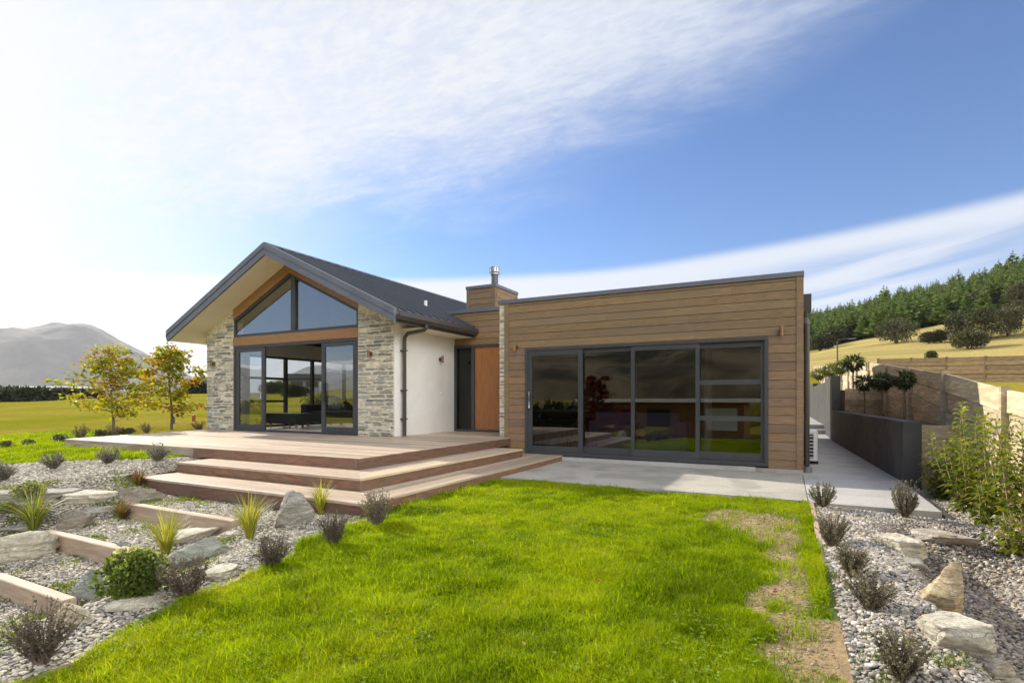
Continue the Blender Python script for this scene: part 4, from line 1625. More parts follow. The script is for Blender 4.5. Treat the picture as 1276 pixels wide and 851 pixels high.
def blades(m, x, y, z, h, w, lean, cols, q):
    n = len(x)
    a = q.uniform(0, 2 * math.pi, n)
    sx, sy = np.cos(a) * w / 2, np.sin(a) * w / 2
    la = q.uniform(0, 2 * math.pi, n)
    lx, ly = np.cos(la) * lean * h, np.sin(la) * lean * h
    O = np.stack([x, y, z], -1)
    side = np.stack([sx, sy, np.zeros(n)], -1)
    mid = O + np.stack([lx * .35, ly * .35, h * .6], -1)
    tip = O + np.stack([lx, ly, h * np.sqrt(np.maximum(.1, 1 - lean ** 2 * .5))], -1)
    P = np.stack([O - side, O + side, mid + side * .8, mid - side * .8, tip], 1).reshape(-1, 3)
    b = (np.arange(n) * 5)[:, None]
    C = np.repeat(cols, 5, 0)
    m.add(P, b + np.array([[0, 1, 2, 3]]), C)
    m.f.append((b + np.array([[3, 2, 4]])) + (m.n - len(P)))


def grass(name, xr, yr, keep, N, d0, hr, wr, seed, pw=1.3, maxd=99, palette=None, thin=None):
    q = np.random.default_rng(seed)
    x, y = q.uniform(*xr, N), q.uniform(*yr, N)
    k = keep(x, y)
    x, y = x[k], y[k]
    z = ground(x, y)
    ok, d = in_view(x, y, z, 300)
    p = np.minimum(1, (d0 / d) ** pw)
    if thin is not None:
        p = p * thin(x, y)
    ok &= q.uniform(size=len(x)) < p
    x, y, z, d = x[ok], y[ok], z[ok], d[ok]
    n = len(x)
    cl = .5 + .5 * vnoise(x * 3.2, y * 3.2, 15)
    cl2 = .5 + .5 * vnoise(x * 9, y * 9, 16)
    h = q.uniform(*hr, n) * (.32 + .95 * cl ** 1.4 + .65 * cl2 ** 1.2)
    h = h * np.where(q.uniform(size=n) < .025, 1.7, 1.)
    w = q.uniform(*wr, n) * np.clip(d / d0, 1, 4) ** .75
    pal = np.array(palette)
    t = np.clip(q.normal(.5, .25, n) + .30 * vnoise(x * 1.3, y * 1.3, 17) + .28 * vnoise(x * 4.5, y * 4.5, 18), 0, .999) * (len(pal) - 1)
    i = t.astype(int)
    fr = (t - i)[:, None]
    c = pal[i] * (1 - fr) + pal[np.minimum(i + 1, len(pal) - 1)] * fr
    c = c * q.uniform(.8, 1.2, (n, 1))
    dead = q.uniform(size=n) < .025
    c[dead] = np.array([.30, .25, .10])
    m = M()
    blades(m, x, y, z - .004, h, w, np.clip(np.abs(q.normal(.58, .25, n)), 0, 1.1), c, q)
    return tag(m.build(name, MT['grass'], None), None, None, None, 'stuff')


PAL = [(.105, .17, .002), (.20, .30, .002), (.285, .40, .003), (.35, .435, .004), (.41, .45, .014)]
in_lawn_g = lambda x, y: (x > lawn_left(y) - .05) & (x < .01) & (y < -2.66) & ~((x < -4.3) & (y > -5.76))
grass('grass', (-5.2, .01), (-9.2, -2.66), in_lawn_g, 1500000, 2.7, (.026, .070), (.0026, .0044), 31, 1.25, palette=PAL,
      thin=lambda x, y: np.clip(1 - bare(x, y) * (.93 + .12 * vnoise(x * 7, y * 7, 44)), .0, 1))
grass('grass', (-19, -9.4), (-7.7, -1.8), in_upper, 420000, 7.2, (.035, .07), (.006, .010), 32, 1.2, palette=PAL)


WPAL = [(.10, .15, .02), (.16, .21, .03), (.22, .25, .04)]
_pl = lambda x, y: sst(.38, .7, vnoise(x * 1.9, y * 1.9, 61) + .45 * vnoise(x * 7, y * 7, 62))
grass('gravel_weeds', (-9.5, -4.0), (-9.2, -4.8), in_grav_l, 160000, 3.2, (.015, .05), (.004, .008), 35, .8, palette=WPAL, thin=_pl)
grass('gravel_weeds', (.06, 2.0), (-8.6, -2.8), in_grav_r, 90000, 3.2, (.015, .05), (.004, .008), 36, .8, palette=WPAL,
      thin=lambda x, y: _pl(x, y) * (x < .75))


def fallen(seed, n):
    q = np.random.default_rng(seed)
    x, y = q.uniform(.1, 2.0, n), q.uniform(-7.5, -2.9, n)
    x[: n // 2], y[: n // 2] = q.uniform(-8, 0, n // 2), q.uniform(-8, -5.8, n // 2)
    m = M()
    a = q.uniform(0, 6.28, n)
    leaves(m, np.stack([x, y, ground(x, y) + .035], -1), np.stack([np.cos(a), np.sin(a), q.uniform(-.1, .3, n)], -1), q.uniform(.025, .05, n), .022,
           pick(q, [(.30, .04, .02), (.34, .16, .04), (.28, .2, .08), (.4, .33, .2)], n), q, up=True)
    return tag(m.build('fallen_leaves', MT['leaf_dull'], None), None, None, None, 'stuff')


def clover(seed, N):
    """small broad-leaved weeds and a few fallen leaves in the turf"""
    q = np.random.default_rng(seed)
    x, y = q.uniform(-4.6, 0, N), q.uniform(-9, -2.7, N)
    k = in_lawn_g(x, y) & (vnoise(x * 1.7, y * 1.7, 41) + .4 * vnoise(x * 6, y * 6, 42) > .18)
    x, y = x[k], y[k]
    n = len(x)
    m = M()
    z = ground(x, y) + q.uniform(.025, .05, n)
    a = q.uniform(0, 6.28, n)
    for k3 in range(3):
        b = a + k3 * 2.09
        L = q.uniform(.010, .020, n)
        D = np.stack([np.cos(b), np.sin(b), q.uniform(-.1, .5, n)], -1)
        leaves(m, np.stack([x, y, z], -1), D, L, L * .9, np.tile([.27, .37, .05], (n, 1)) * q.uniform(.7, 1.4, (n, 1)), q, up=True)
    return tag(m.build('lawn_weeds', MT['grass'], None), None, None, None, 'stuff')


def leaves(m, P, D, L, W, cols, q, up=False, droop=0.):
    """one folded quad per leaf"""
    n = len(P)
    D = D / (np.linalg.norm(D, axis=1)[:, None] + 1e-9)
    if up:
        r = np.tile([0, 0, 1.], (n, 1)) + q.normal(0, .25, (n, 3))
    else:
        r = q.normal(size=(n, 3))
    S = np.cross(D, r)
    S /= np.linalg.norm(S, axis=1)[:, None] + 1e-9
    Nn = np.cross(S, D)
    L = np.broadcast_to(np.asarray(L, float), (n,))[:, None]
    W = np.broadcast_to(np.asarray(W, float), (n,))[:, None]
    mid = P + D * L * .5
    v = np.stack([P, mid + S * W / 2 + Nn * W * .12, P + D * L - Nn * L * droop, mid - S * W / 2 + Nn * W * .12], 1).reshape(-1, 3)
    f = (np.arange(n) * 4)[:, None] + np.array([[0, 1, 2, 3]])
    m.add(v, f, np.repeat(cols, 4, 0))




# ------------------------------------------------------------------ plants
def pick(q, pal, n, j=.25):
    pal = np.array(pal)
    return pal[q.integers(0, len(pal), n)] * q.uniform(1 - j, 1 + j, (n, 1))


def twiggy(name, label, seed, h, w, pal, n_st=60, n_lf=36, lsize=.017, cat='shrub', upright=.5, lmat='leaf_dull', group=None):
    """upright wiry shrub: many thin stems carrying tiny leaves"""
    q = np.random.default_rng(seed)
    r = thing(name, (0, 0, 0), label, cat, group)
    ms, ml = M(), M()
    for k in range(n_st):
        a = q.uniform(0, 6.28)
        out = w / 2 * q.uniform(.15, 1.) ** .7
        hh = h * q.uniform(.55, 1.) * (1 - .35 * (out / (w / 2)) ** 2)
        t = np.linspace(0, 1, 6)
        rad = .05 * w + out * t ** (1.4 - upright * .8)
        px = np.cos(a) * rad + .03 * w * np.sin(t * 7 + k)
        py = np.sin(a) * rad + .03 * w * np.cos(t * 6 + k)
        pts = np.stack([px, py, hh * t ** .9], -1)
        ms.tube(pts, np.linspace(.0045, .0012, 6) * (h / .3) ** .5, 4, q.uniform(.6, 1.1), False)
        tt = q.uniform(.18, 1., n_lf)
        P = np.stack([np.interp(tt, t, pts[:, i]) for i in range(3)], -1)
        D = np.stack([np.cos(a) * .6 + q.normal(0, .8, n_lf), np.sin(a) * .6 + q.normal(0, .8, n_lf), .5 + q.normal(0, .5, n_lf)], -1)
        leaves(ml, P, D, lsize * q.uniform(.6, 1.4, n_lf), lsize * .55, pick(q, pal, n_lf), q)
    ms.build('stems', MT['bark'], r)
    ml.build('foliage', MT[lmat], r)
    return r


def tussock(name, label, seed, h, w, pal, n=90, bw=.007, cat='grass tuft', group=None):
    """arching strap leaves from one crown"""
    q = np.random.default_rng(seed)
    r = thing(name, (0, 0, 0), label, cat, group)
    m = M()
    for k in range(n):
        a = q.uniform(0, 6.28)
        out = w / 2 * q.uniform(.15, 1.1)
        hh = h * q.uniform(.5, 1.) * (1 - .3 * out / w)
        t = np.linspace(0, 1, 6)
        x = np.cos(a) * (.04 * w + out * t ** 1.7)
        y = np.sin(a) * (.04 * w + out * t ** 1.7)
        z = hh * (t * 1.25 - .25 * t ** 3 - (.15 if out > .35 * w else 0) * t ** 4)
        wd = bw * q.uniform(.7, 1.3) * np.array([.9, 1, 1, .85, .5, .08])
        s = np.array([-math.sin(a), math.cos(a), 0])
        P = np.stack([x, y, z], -1)
        v = np.concatenate([P - s * wd[:, None] / 2, P + s * wd[:, None] / 2])
        f = [(i, i + 6, i + 7, i + 1) for i in range(5)]
        m.add(v, np.array(f), pick(q, pal, 1)[0])
    m.build('blades', MT['leaf'], r)
    return r


def ball_bush(name, label, seed, h, w, pal, n=2600, lsize=.03, cat='bush', lumps=14, lmat='leaf', stems=True, mat_stem='bark', group=None, sq=.75, dense=False):
    """rounded bush of leaf clumps around a few stems"""
    q = np.random.default_rng(seed)
    r = thing(name, (0, 0, 0), label, cat, group)
    m = M()
    C = q.normal(size=(lumps, 3))
    C /= np.linalg.norm(C, axis=1)[:, None]
    C[:, 2] = np.abs(C[:, 2]) * 1.1 - .25
    R_ = q.uniform(.34, .56, lumps)
    C = C * (q.uniform(.40, .62, lumps))[:, None]
    k = q.integers(0, lumps, n)
    d = q.normal(size=(n, 3))
    d /= np.linalg.norm(d, axis=1)[:, None]
    P = C[k] + d * (R_[k] * q.uniform(.55, 1.05, n) ** .5)[:, None]
    if dense:
        P[:, 2] = np.where(P[:, 2] < .1, P[:, 2] * 1.0 - .25 * q.uniform(size=n), P[:, 2])
    ok = P[:, 2] > (-.62 if dense else -.45)
    P, d = P[ok], d[ok]
    P = P * np.array([w / 2, w / 2, h * .5 / .9]) + np.array([0, 0, h * .45])
    P[:, 2] = np.maximum(P[:, 2], .01)
    D = d * .8 + q.normal(0, .55, d.shape)
    cl = pick(q, pal, lumps, .2)[k[ok]] * q.uniform(.75, 1.25, (len(P), 1))
    leaves(m, P, D, lsize * q.uniform(.7, 1.3, len(P)), lsize * sq, cl, q)
    if stems:
        ms = M()
        for i in range(7):
            a = q.uniform(0, 6.28)
            ms.tube([(0.02 * w * math.cos(a), .02 * w * math.sin(a), 0), (.12 * w * math.cos(a), .12 * w * math.sin(a), h * .3), (.25 * w * math.cos(a), .25 * w * math.sin(a), h * .6)],
                    np.array([.022, .016, .006]) * w, 5, 1, False)
        ms.build('stems', MT[mat_stem], r)
    m.build('foliage', MT[lmat], r)
    return r


def put(r, u, v, rot=0., s=1.):
    x, y, z, mpp = gp(u, v)
    r.location = (x, y, z)
    r.rotation_euler = (0, 0, rot)
    r.scale = (s, s, s)
    return mpp


GB = [(.105, .085, .062), (.13, .105, .08), (.075, .062, .048), (.16, .135, .105)]
GG = [(.18, .165, .11), (.23, .21, .145), (.14, .13, .085), (.28, .25, .18)]
SHR = [  # u, base v, top v, width px, palette, label
    (52, 829, 745, 74, GB, 'large wiry purple brown shrub at the lower left corner'),
    (230, 748, 690, 62, GB, 'wide wiry brown shrub right of the round green bush'),
    (339, 707, 665, 42, GB, 'dark wiry shrub on the lawn edge below the jagged upright rock'),
    (416, 680, 634, 36, GB, 'dark wiry shrub second from the corner of the bottom deck step'),
    (469, 656, 608, 40, GG, 'grey wiry shrub at the front corner of the bottom deck step'),
    (1025, 633, 598, 30, GG, 'feathery brown shrub at the right end of the patio'),
    (1036, 682, 632, 38, GG, 'grey brown shrub below the patio end shrub on the edging'),
    (1061, 720, 674, 40, GG, 'brown shrub in the right row opposite the flat topped pale rock'),
    (1084, 763, 708, 54, GG, 'brown shrub in the right row opposite the upright ochre rock'),
    (1122, 850, 776, 62, GG, 'largest brown shrub in the right row at the bottom of the photo'),
    (1128, 646, 594, 30, GG, 'slim feathery shrub at the front edge of the concrete path'),
]
for i, (u, vb, vt, wp, pal, lab) in enumerate(SHR):
    x, y, z, mpp = gp(u, vb)
    r = twiggy('shrub', lab, 200 + i, (vb - vt) * mpp * 1.06, wp * mpp, pal, 72, 44, .0155 if mpp < .008 else .018, upright=.5 if i not in (5, 10) else .75)
    r.location = (x, y, z)
UP = [(3, 600, 574, 24, 'grey shrub on the upper lawn edge at the left side of the photo'), (66, 585, 563, 26, 'grey shrub second from the left on the upper lawn edge'),
      (135, 578, 557, 26, 'grey shrub in front of the deck fascia on the upper lawn edge'), (197, 575, 553, 26, 'grey shrub nearest the steps below the deck fascia')]
for i, (u, vb, vt, wp, lab) in enumerate(UP):
    x, y, z, mpp = gp(u, vb)
    r = twiggy('shrub', lab, 240 + i, (vb - vt) * mpp * 1.1, wp * mpp, [(.17, .175, .135), (.22, .22, .18), (.12, .125, .09), (.28, .27, .22)], 60, 36, .024)
    r.location = (x, y, z)
FAR = [(8, 558, 549, 14), (36, 556, 547, 14), (75, 552, 541, 16), (126, 546, 535, 16), (147, 543, 533, 13), (160, 543, 533, 12)]
f0 = None
for i, (u, vb, vt, wp) in enumerate(FAR):
    x, y, z, mpp = gp(u, vb)
    if f0 is None:
        f0 = ball_bush('low_shrub', 'low dark green mound shrubs along the field edge behind the deck', 260, .24, .4, [(.07, .085, .04), (.10, .11, .055)], 700, .035, 'shrub', group='mound shrubs behind the deck', lmat='leaf_dull')
        r, hh = f0, .24
    else:
        r = copy_tree(f0)
    s = (vb - vt) * mpp / .24
    r.location, r.scale, r.rotation_euler = (x, y, z), (s * 1.1, s * 1.1, s), (0, 0, i * 1.1)
WEED = [(100, 548, 524, 24), (141, 545, 524, 20), (183, 541, 522, 20), (248, 538, 520, 16)]
w0 = None
for i, (u, vb, vt, wp) in enumerate(WEED):
    x, y, z, mpp = gp(u, vb)
    if w0 is None:
        w0 = twiggy('weed', 'sparse brown dry weed clumps at the field edge behind the deck', 270, .5, .45, [(.20, .15, .07), (.26, .2, .1)], 34, 22, .035, 'weed', group='dry weeds behind the deck')
        r = w0
    else:
        r = copy_tree(w0)
    s = (vb - vt) * mpp / .5
    r.location, r.scale, r.rotation_euler = (x, y, z), (s, s, s), (0, 0, i * 1.7)

YG = [(.32, .33, .03), (.40, .38, .05), (.24, .28, .025), (.46, .42, .10)]
RD = [(.14, .085, .03), (.18, .13, .035), (.16, .045, .03), (.14, .15, .035)]
GN = [(.10, .16, .025), (.14, .20, .03), (.20, .23, .04)]
TUS = [
    (42, 660, 606, 60, GN + YG, 'broad green grass tuft beside the large smooth boulder', 120, .010),
    (207, 692, 630, 60, YG, 'yellow green grass tuft behind the flat pale rock by the top sleeper', 150, .0075),
    (311, 672, 611, 54, YG, 'yellow green grass tuft at the right end of the top sleeper', 150, .0075),
    (400, 641, 594, 34, YG, 'tall yellow grass tuft against the bottom deck step', 110, .0075),
    (173, 606, 582, 34, RD, 'small red brown flax at the left end of the bottom deck step', 70, .014),
    (153, 648, 622, 36, RD, 'small bronze flax at the left end of the top sleeper', 80, .012),
]
for i, (u, vb, vt, wp, pal, lab, n, bw) in enumerate(TUS):
    x, y, z, mpp = gp(u, vb)
    r = tussock('grass_tuft' if i < 4 else 'flax_plant', lab, 300 + i, (vb - vt) * mpp * 1.1, wp * mpp * 1.6, pal, int(n * 1.3), bw * .8, 'grass tuft' if i < 4 else 'flax')
    r.location = (x, y, z)
x, y, z, mpp = gp(163, 747)
r = ball_bush('round_bush', 'round leafy green bush above the lawn edge in the left rock garden', 320, 66 * mpp, 82 * mpp, [(.13, .18, .035), (.19, .235, .07), (.10, .145, .03), (.44, .45, .25), (.38, .40, .2)], 4800, .030, lumps=18, dense=True, lmat='leaf_glow')
r.location = (x, y, z)
x, y, z, mpp = gp(36, 630)
r = ball_bush('flowering_bush', 'pale green flowering bush behind the broad green grass tuft', 321, 30 * mpp, 48 * mpp, [(.22, .25, .10), (.30, .31, .16), (.14, .19, .05)], 1500, .030)
r.location = (x, y, z)
x, y, z, mpp = gp(5, 640)
r = ball_bush('flowering_bush', 'small pale leafed bush at the left edge above the grey slab', 322, 14 * mpp, 26 * mpp, [(.22, .25, .10), (.14, .19, .05)], 600, .030)
r.location = (x, y, z)


clover(51, 9000)
fallen(52, 60)
# laurels by the fence ----------------------------------------------------
def laurel(label, seed, h, w, n_st, low=False):
    q = np.random.default_rng(seed)
    r = thing('laurel_shrub', (0, 0, 0), label, 'shrub')
    ms, ml = M(), M()
    for k in range(n_st):
        a = q.uniform(0, 6.28)
        o = w * .5 * q.uniform(.15, 1.25)
        hh = h * (q.uniform(.6, 1.) if k else 1.)
        t = np.linspace(0, 1, 8)
        pts = np.stack([np.cos(a) * o * t ** .7 + .02 * np.sin(5 * t + k), np.sin(a) * o * t ** .7 + .02 * np.cos(4 * t + k), hh * t], -1)
        ms.tube(pts, np.linspace(.009, .003, 8), 6, q.uniform(.8, 1.1), False)
        n = int(44 * hh)
        tt = np.linspace(.12 if not low else .05, 1., n)
        P = np.stack([np.interp(tt, t, pts[:, i]) for i in range(3)], -1)
        b = np.arange(n) * 2.4 + k
        elev = .35 + .5 * tt
        D = np.stack([np.cos(b), np.sin(b), elev - .1], -1) + q.normal(0, .15, (n, 3))
        L = q.uniform(.13, .20, n) * (1.05 - .3 * tt)
        Dn = D / np.linalg.norm(D, axis=1)[:, None]
        pal = [(.17, .23, .022), (.23, .28, .026), (.30, .32, .04), (.12, .175, .022)]
        c = pick(q, pal, n, .15)
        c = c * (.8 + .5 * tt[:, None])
        # two quads: the half that rises and the half that arches over
        S = np.cross(Dn, np.tile([0, 0, 1.], (n, 1)))
        S /= np.linalg.norm(S, axis=1)[:, None] + 1e-9
        up = np.cross(S, Dn)
        Wd = (L * .40)[:, None]
        Lc = L[:, None]
        p0 = P + Dn * .012
        p1 = P + Dn * Lc * .5
        p2 = P + Dn * Lc * .98 - np.array([0, 0, 1.]) * Lc * .42
        v = np.stack([p0, p1 + S * Wd * .5 + up * Wd * .14, p1 - up * Wd * .02, p1 - S * Wd * .5 + up * Wd * .14, p2], 1).reshape(-1, 3)
        bse = (np.arange(n) * 5)[:, None]
        C = np.repeat(c, 5, 0)
        ml.add(v, bse + np.array([[0, 1, 2, 3]])[:, [0, 1, 2, 2]] if False else np.concatenate([bse + np.array([[0, 1, 2]]), bse + np.array([[0, 2, 3]]), bse + np.array([[1, 4, 2]]), bse + np.array([[2, 4, 3]])]), C)
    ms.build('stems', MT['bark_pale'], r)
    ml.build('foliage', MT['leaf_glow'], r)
    return r


LAU = [  # u, X, top v, width m, stems, label
    (1187, 1.72, 504, .42, 5, 'tall laurel nearest the low charcoal wall end'),
    (1212, 1.80, 511, .42, 5, 'tall laurel second from the charcoal wall along the fence'),
    (1243, 1.84, 516, .40, 5, 'tall laurel in front of the brown fence post in the sun'),
    (1272, 1.84, 526, .40, 5, 'tall laurel cut by the right edge of the photo'),
    (1202, 1.66, 548, .40, 6, 'bushy laurel in front of the timber sleeper wall between two tall ones'),
    (1171, 1.62, 560, .36, 8, 'low bushy laurel at the foot of the timber sleeper wall'),
    (1228, 1.64, 600, .36, 7, 'low bushy laurel in the gravel between the taller laurels'),
    (1264, 1.66, 640, .36, 7, 'low bushy laurel at the right edge above the gravel'),
]
for i, (u, X, vt, wm, n, lab) in enumerate(LAU):
    d = ray(u, vt)
    t_ = (X - CAM[0]) / d[0]
    P = CAM + d * t_
    z = gz(P[0], P[1])
    r = laurel(lab, 340 + i, max(.35, P[2] - z), wm, n, i > 3)
    r.location = (P[0], P[1], z)


# young standard trees behind the wall -------------------------------------
def standard_tree(label, seed, h, cr, pal, n=420):
    q = np.random.default_rng(seed)
    r = thing('standard_tree', (0, 0, 0), label, 'tree')
    m = M()
    m.tube([(0, 0, -.05), (.01, .0, h * .5), (0, .01, h)], [.022, .018, .016], 8)
    m.build('trunk', MT['bark'], r)
    m = M()
    d = q.normal(size=(n, 3))
    d /= np.linalg.norm(d, axis=1)[:, None]
    d[:, 2] = d[:, 2] * .75 + .1
    P = d * cr * (q.uniform(.25, .8, n) ** .7)[:, None] + np.array([0, 0, h + cr * .25])
    D = d + np.array([0, 0, -.15]) + q.normal(0, .3, (n, 3))
    leaves(m, P, D, cr * .55 * q.uniform(.7, 1.3, n), cr * .16, pick(q, pal, n), q, True, .25)
    m.build('crown', MT['leaf'], r)
    return r


DKG = [(.035, .06, .018), (.05, .08, .024), (.025, .042, .014), (.075, .105, .035)]
LTG = [(.10, .14, .03), (.14, .18, .035), (.18, .2, .05)]


def on_plane(u, v, z):
    d = ray(u, v)
    t = (z - CAM[2]) / d[2]
    return CAM + d * t, t / F_PX


for i, (u, vb, vc, X, zb, cr, pal, lab) in enumerate((
        (1126.7, 512, 474, 1.72, .78, 12.5, DKG, 'small dark green standard tree nearest the camera above the low charcoal wall'),
        (1099, 512, 476, 1.7, .78, 12.5, DKG, 'middle one of the small dark standard trees above the low charcoal wall'),
        (1077, 510, 478, 1.6, .78, 11.5, DKG, 'small dark standard tree nearest the tall charcoal wall'),
        (1063, 480, 453, 1.7, 1.5, 12, DKG, 'taller dark standard tree against the sunlit fence corner'),
        (1046, 478, 459, 1.65, 1.5, 9, LTG, 'sunlit leafy standard tree next to the taller dark one'),
        (1034, 478, 462, 1.6, 1.5, 9, LTG, 'sunlit standard tree in the middle behind the tall charcoal wall'),
        (1020, 479, 467, 1.5, 1.5, 8, LTG, 'sunlit standard tree closest to the house behind the tall wall'))):
    d = ray(u, vc)
    t = (X - CAM[0]) / d[0]
    P = CAM + d * t
    zc = P[2]
    cr_m = cr * t / F_PX
    r = standard_tree(lab, 360 + i, max(.15, zc - zb - cr_m * .25), cr_m, pal)
    r.location = (P[0], P[1], zb)


# oaks at the field edge ----------------------------------------------------
def oak(label, seed, h, w, pal, lean=0., skew=0.):
    q = np.random.default_rng(seed)
    r = thing('oak_tree', (0, 0, 0), label, 'tree')
    ms, ml = M(), M()
    t = np.linspace(0, 1, 9)
    tr = np.stack([lean * h * t + .02 * h * np.sin(t * 6), .015 * h * np.cos(t * 5), h * t * .98], -1)
    ms.tube(tr, np.linspace(.022, .004, 9) * h * .72, 8)
    nb = 28
    for k in range(nb):
        q0 = .20 + .78 * (k + q.uniform(0, .8)) / nb
        prof = (1.0 - .62 * max(0, (q0 - .42) / .58) ** 1.1) * (.72 + .28 * min(1, (q0 - .15) / .2))
        a = k * 2.39996 + q.uniform(-.4, .4)
        L = w / 2 * prof * q.uniform(.62, 1.12) * (1 + skew * math.cos(a))
        p0 = np.array([np.interp(q0, t, tr[:, i]) for i in range(3)])
        s = np.linspace(0, 1, 6)
        rise = q.uniform(.08, .45) * L * (.6 + q0)
        B = np.stack([p0[0] + np.cos(a) * L * s + .06 * L * np.sin(s * 5 + k), p0[1] + np.sin(a) * L * s + .06 * L * np.cos(s * 4 + k), p0[2] + rise * s - .10 * L * s ** 2], -1)
        ms.tube(B, np.linspace(.0068, .0015, 6) * h, 5, 1, False)
        for j in range(5):
            u_ = q.uniform(.32, 1.02)
            c = np.array([np.interp(u_, s, B[:, i]) for i in range(3)]) + q.normal(0, .05 * w, 3) * np.array([1, 1, .7])
            n = q.integers(12, 27)
            P = c + q.normal(0, .045 * w, (n, 3)) * np.array([1.15, 1.15, .5])
            D = np.stack([np.cos(a) + q.normal(0, .8, n), np.sin(a) + q.normal(0, .8, n), q.normal(-.1, .5, n)], -1)
            base = np.array(pal)[q.integers(0, len(pal))]
            cc = base * q.uniform(.7, 1.35, (n, 1)) * (1 + q.normal(0, .08, (n, 3)))
            leaves(ml, P, D, h * .045 * q.uniform(.7, 1.3, n), h * .03, np.clip(cc, .01, 1), q)
    ms.build('trunk', MT['bark'], r)
    ml.build('crown', MT['leaf_glow'], r)
    return r


OAKP = [(.28, .30, .022), (.36, .34, .026), (.22, .25, .022), (.42, .34, .03), (.34, .19, .025), (.30, .31, .024), (.38, .36, .035)]
x, y, z, mpp = gp(139, 541)
r = oak('young oak with yellowing leaves left of the deck with a wide flat crown', 401, 104 * mpp, 102 * mpp, OAKP, .03)
r.location = (x, y, z)
x, y, z, mpp = gp(212, 535)
r = oak('young oak with rusty leaves and a pointed top near the left stone pier', 407, 103 * mpp, 76 * mpp, OAKP + [(.30, .17, .03)], .02)
r.location = (x, y, z)
for (u, v, h, material, lab) in ((215.5, 527, 9, 'bluepaint', 'small dark blue marker peg in the grass by the rusty oak'), (241.5, 524, 8, 'redpaint', 'small red brown marker peg in the grass left of the stone pier')):
    x, y, z, mpp = gp(u, v)
    m = M()
    m.prism([(x - .045, y - .045), (x + .045, y - .045), (x + .045, y + .045), (x - .045, y + .045)], z - .1, z + h * mpp - .05, 'z')
    m.add([(x - .045, y - .045, z + h * mpp - .05), (x + .045, y - .045, z + h * mpp - .05), (x + .045, y + .045, z + h * mpp - .05), (x - .045, y + .045, z + h * mpp - .05), (x, y, z + h * mpp)],
          [(0, 1, 4), (1, 2, 4), (2, 3, 4), (3, 0, 4)])
    tag(m.build('marker_peg', MT[material], None), lab, 'peg')

# ------------------------------------------------------------------ distance, left side
def polar(u, r):
    a = math.atan((u - 638) / F_PX) - YAW
    return CAM[0] + r * math.sin(a), CAM[1] + r * math.cos(a)


def hedge(u0, u1, r0, r1, zt, label, seed, thick=2.0, col=((.020, .028, .014), (.03, .038, .02), (.045, .052, .03)), bot=-.5, ends=None):
    q = np.random.default_rng(seed)
    (xa, ya), (xb, yb) = ends or (polar(u0, r0), polar(u1, r1))
    L = math.hypot(xb - xa, yb - ya)
    dx, dy = (xb - xa) / L, (yb - ya) / L
    z0 = min(gz(xa, ya), gz(xb, yb)) + bot
    r = thing('hedge', (xa, ya, z0), label, 'hedge')
    n = 9000 if ends else 4500
    m = M()
    s = q.uniform(0, L, n)
    face = q.integers(0, 3, n)
    zz = np.where(face == 2, zt + q.uniform(-.2, .15, n), q.uniform(z0, zt, n))
    off = np.where(face == 0, -thick / 2, np.where(face == 1, thick / 2, q.uniform(-thick / 2, thick / 2, n))) + q.normal(0, .12, n)
    P = np.stack([xa + dx * s - dy * off, ya + dy * s + dx * off, zz], -1)
    D = q.normal(size=(n, 3)) + np.array([0, 0, .4])
    leaves(m, P, D, q.uniform(.35, .7, n), .35, pick(q, col, n), q)
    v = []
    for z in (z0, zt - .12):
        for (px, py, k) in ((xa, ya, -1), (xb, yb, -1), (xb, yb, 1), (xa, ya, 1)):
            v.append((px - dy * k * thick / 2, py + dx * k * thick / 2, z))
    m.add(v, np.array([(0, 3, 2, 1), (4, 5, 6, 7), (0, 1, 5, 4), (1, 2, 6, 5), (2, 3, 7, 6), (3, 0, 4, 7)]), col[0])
    m.build('foliage', MT['leaf_dull'], r)
    return r


def z_at(u, v, r):
    return 1.196 + (HORIZON - v) / F_PX * r * math.cos(math.atan((u - 638) / F_PX))


hedge(-60, 5, 88, 92, z_at(0, 488.5, 92), 'dark clipped hedge end at the far left edge of the field', 500)
hedge(6.5, 124, 92, 108, z_at(60, 487, 100), 'long dark clipped hedge across the far side of the field', 501)
hedge(232, 300, 96, 90, z_at(250, 479, 96), 'dark clipped hedge beyond the field left of the stone pier', 502)


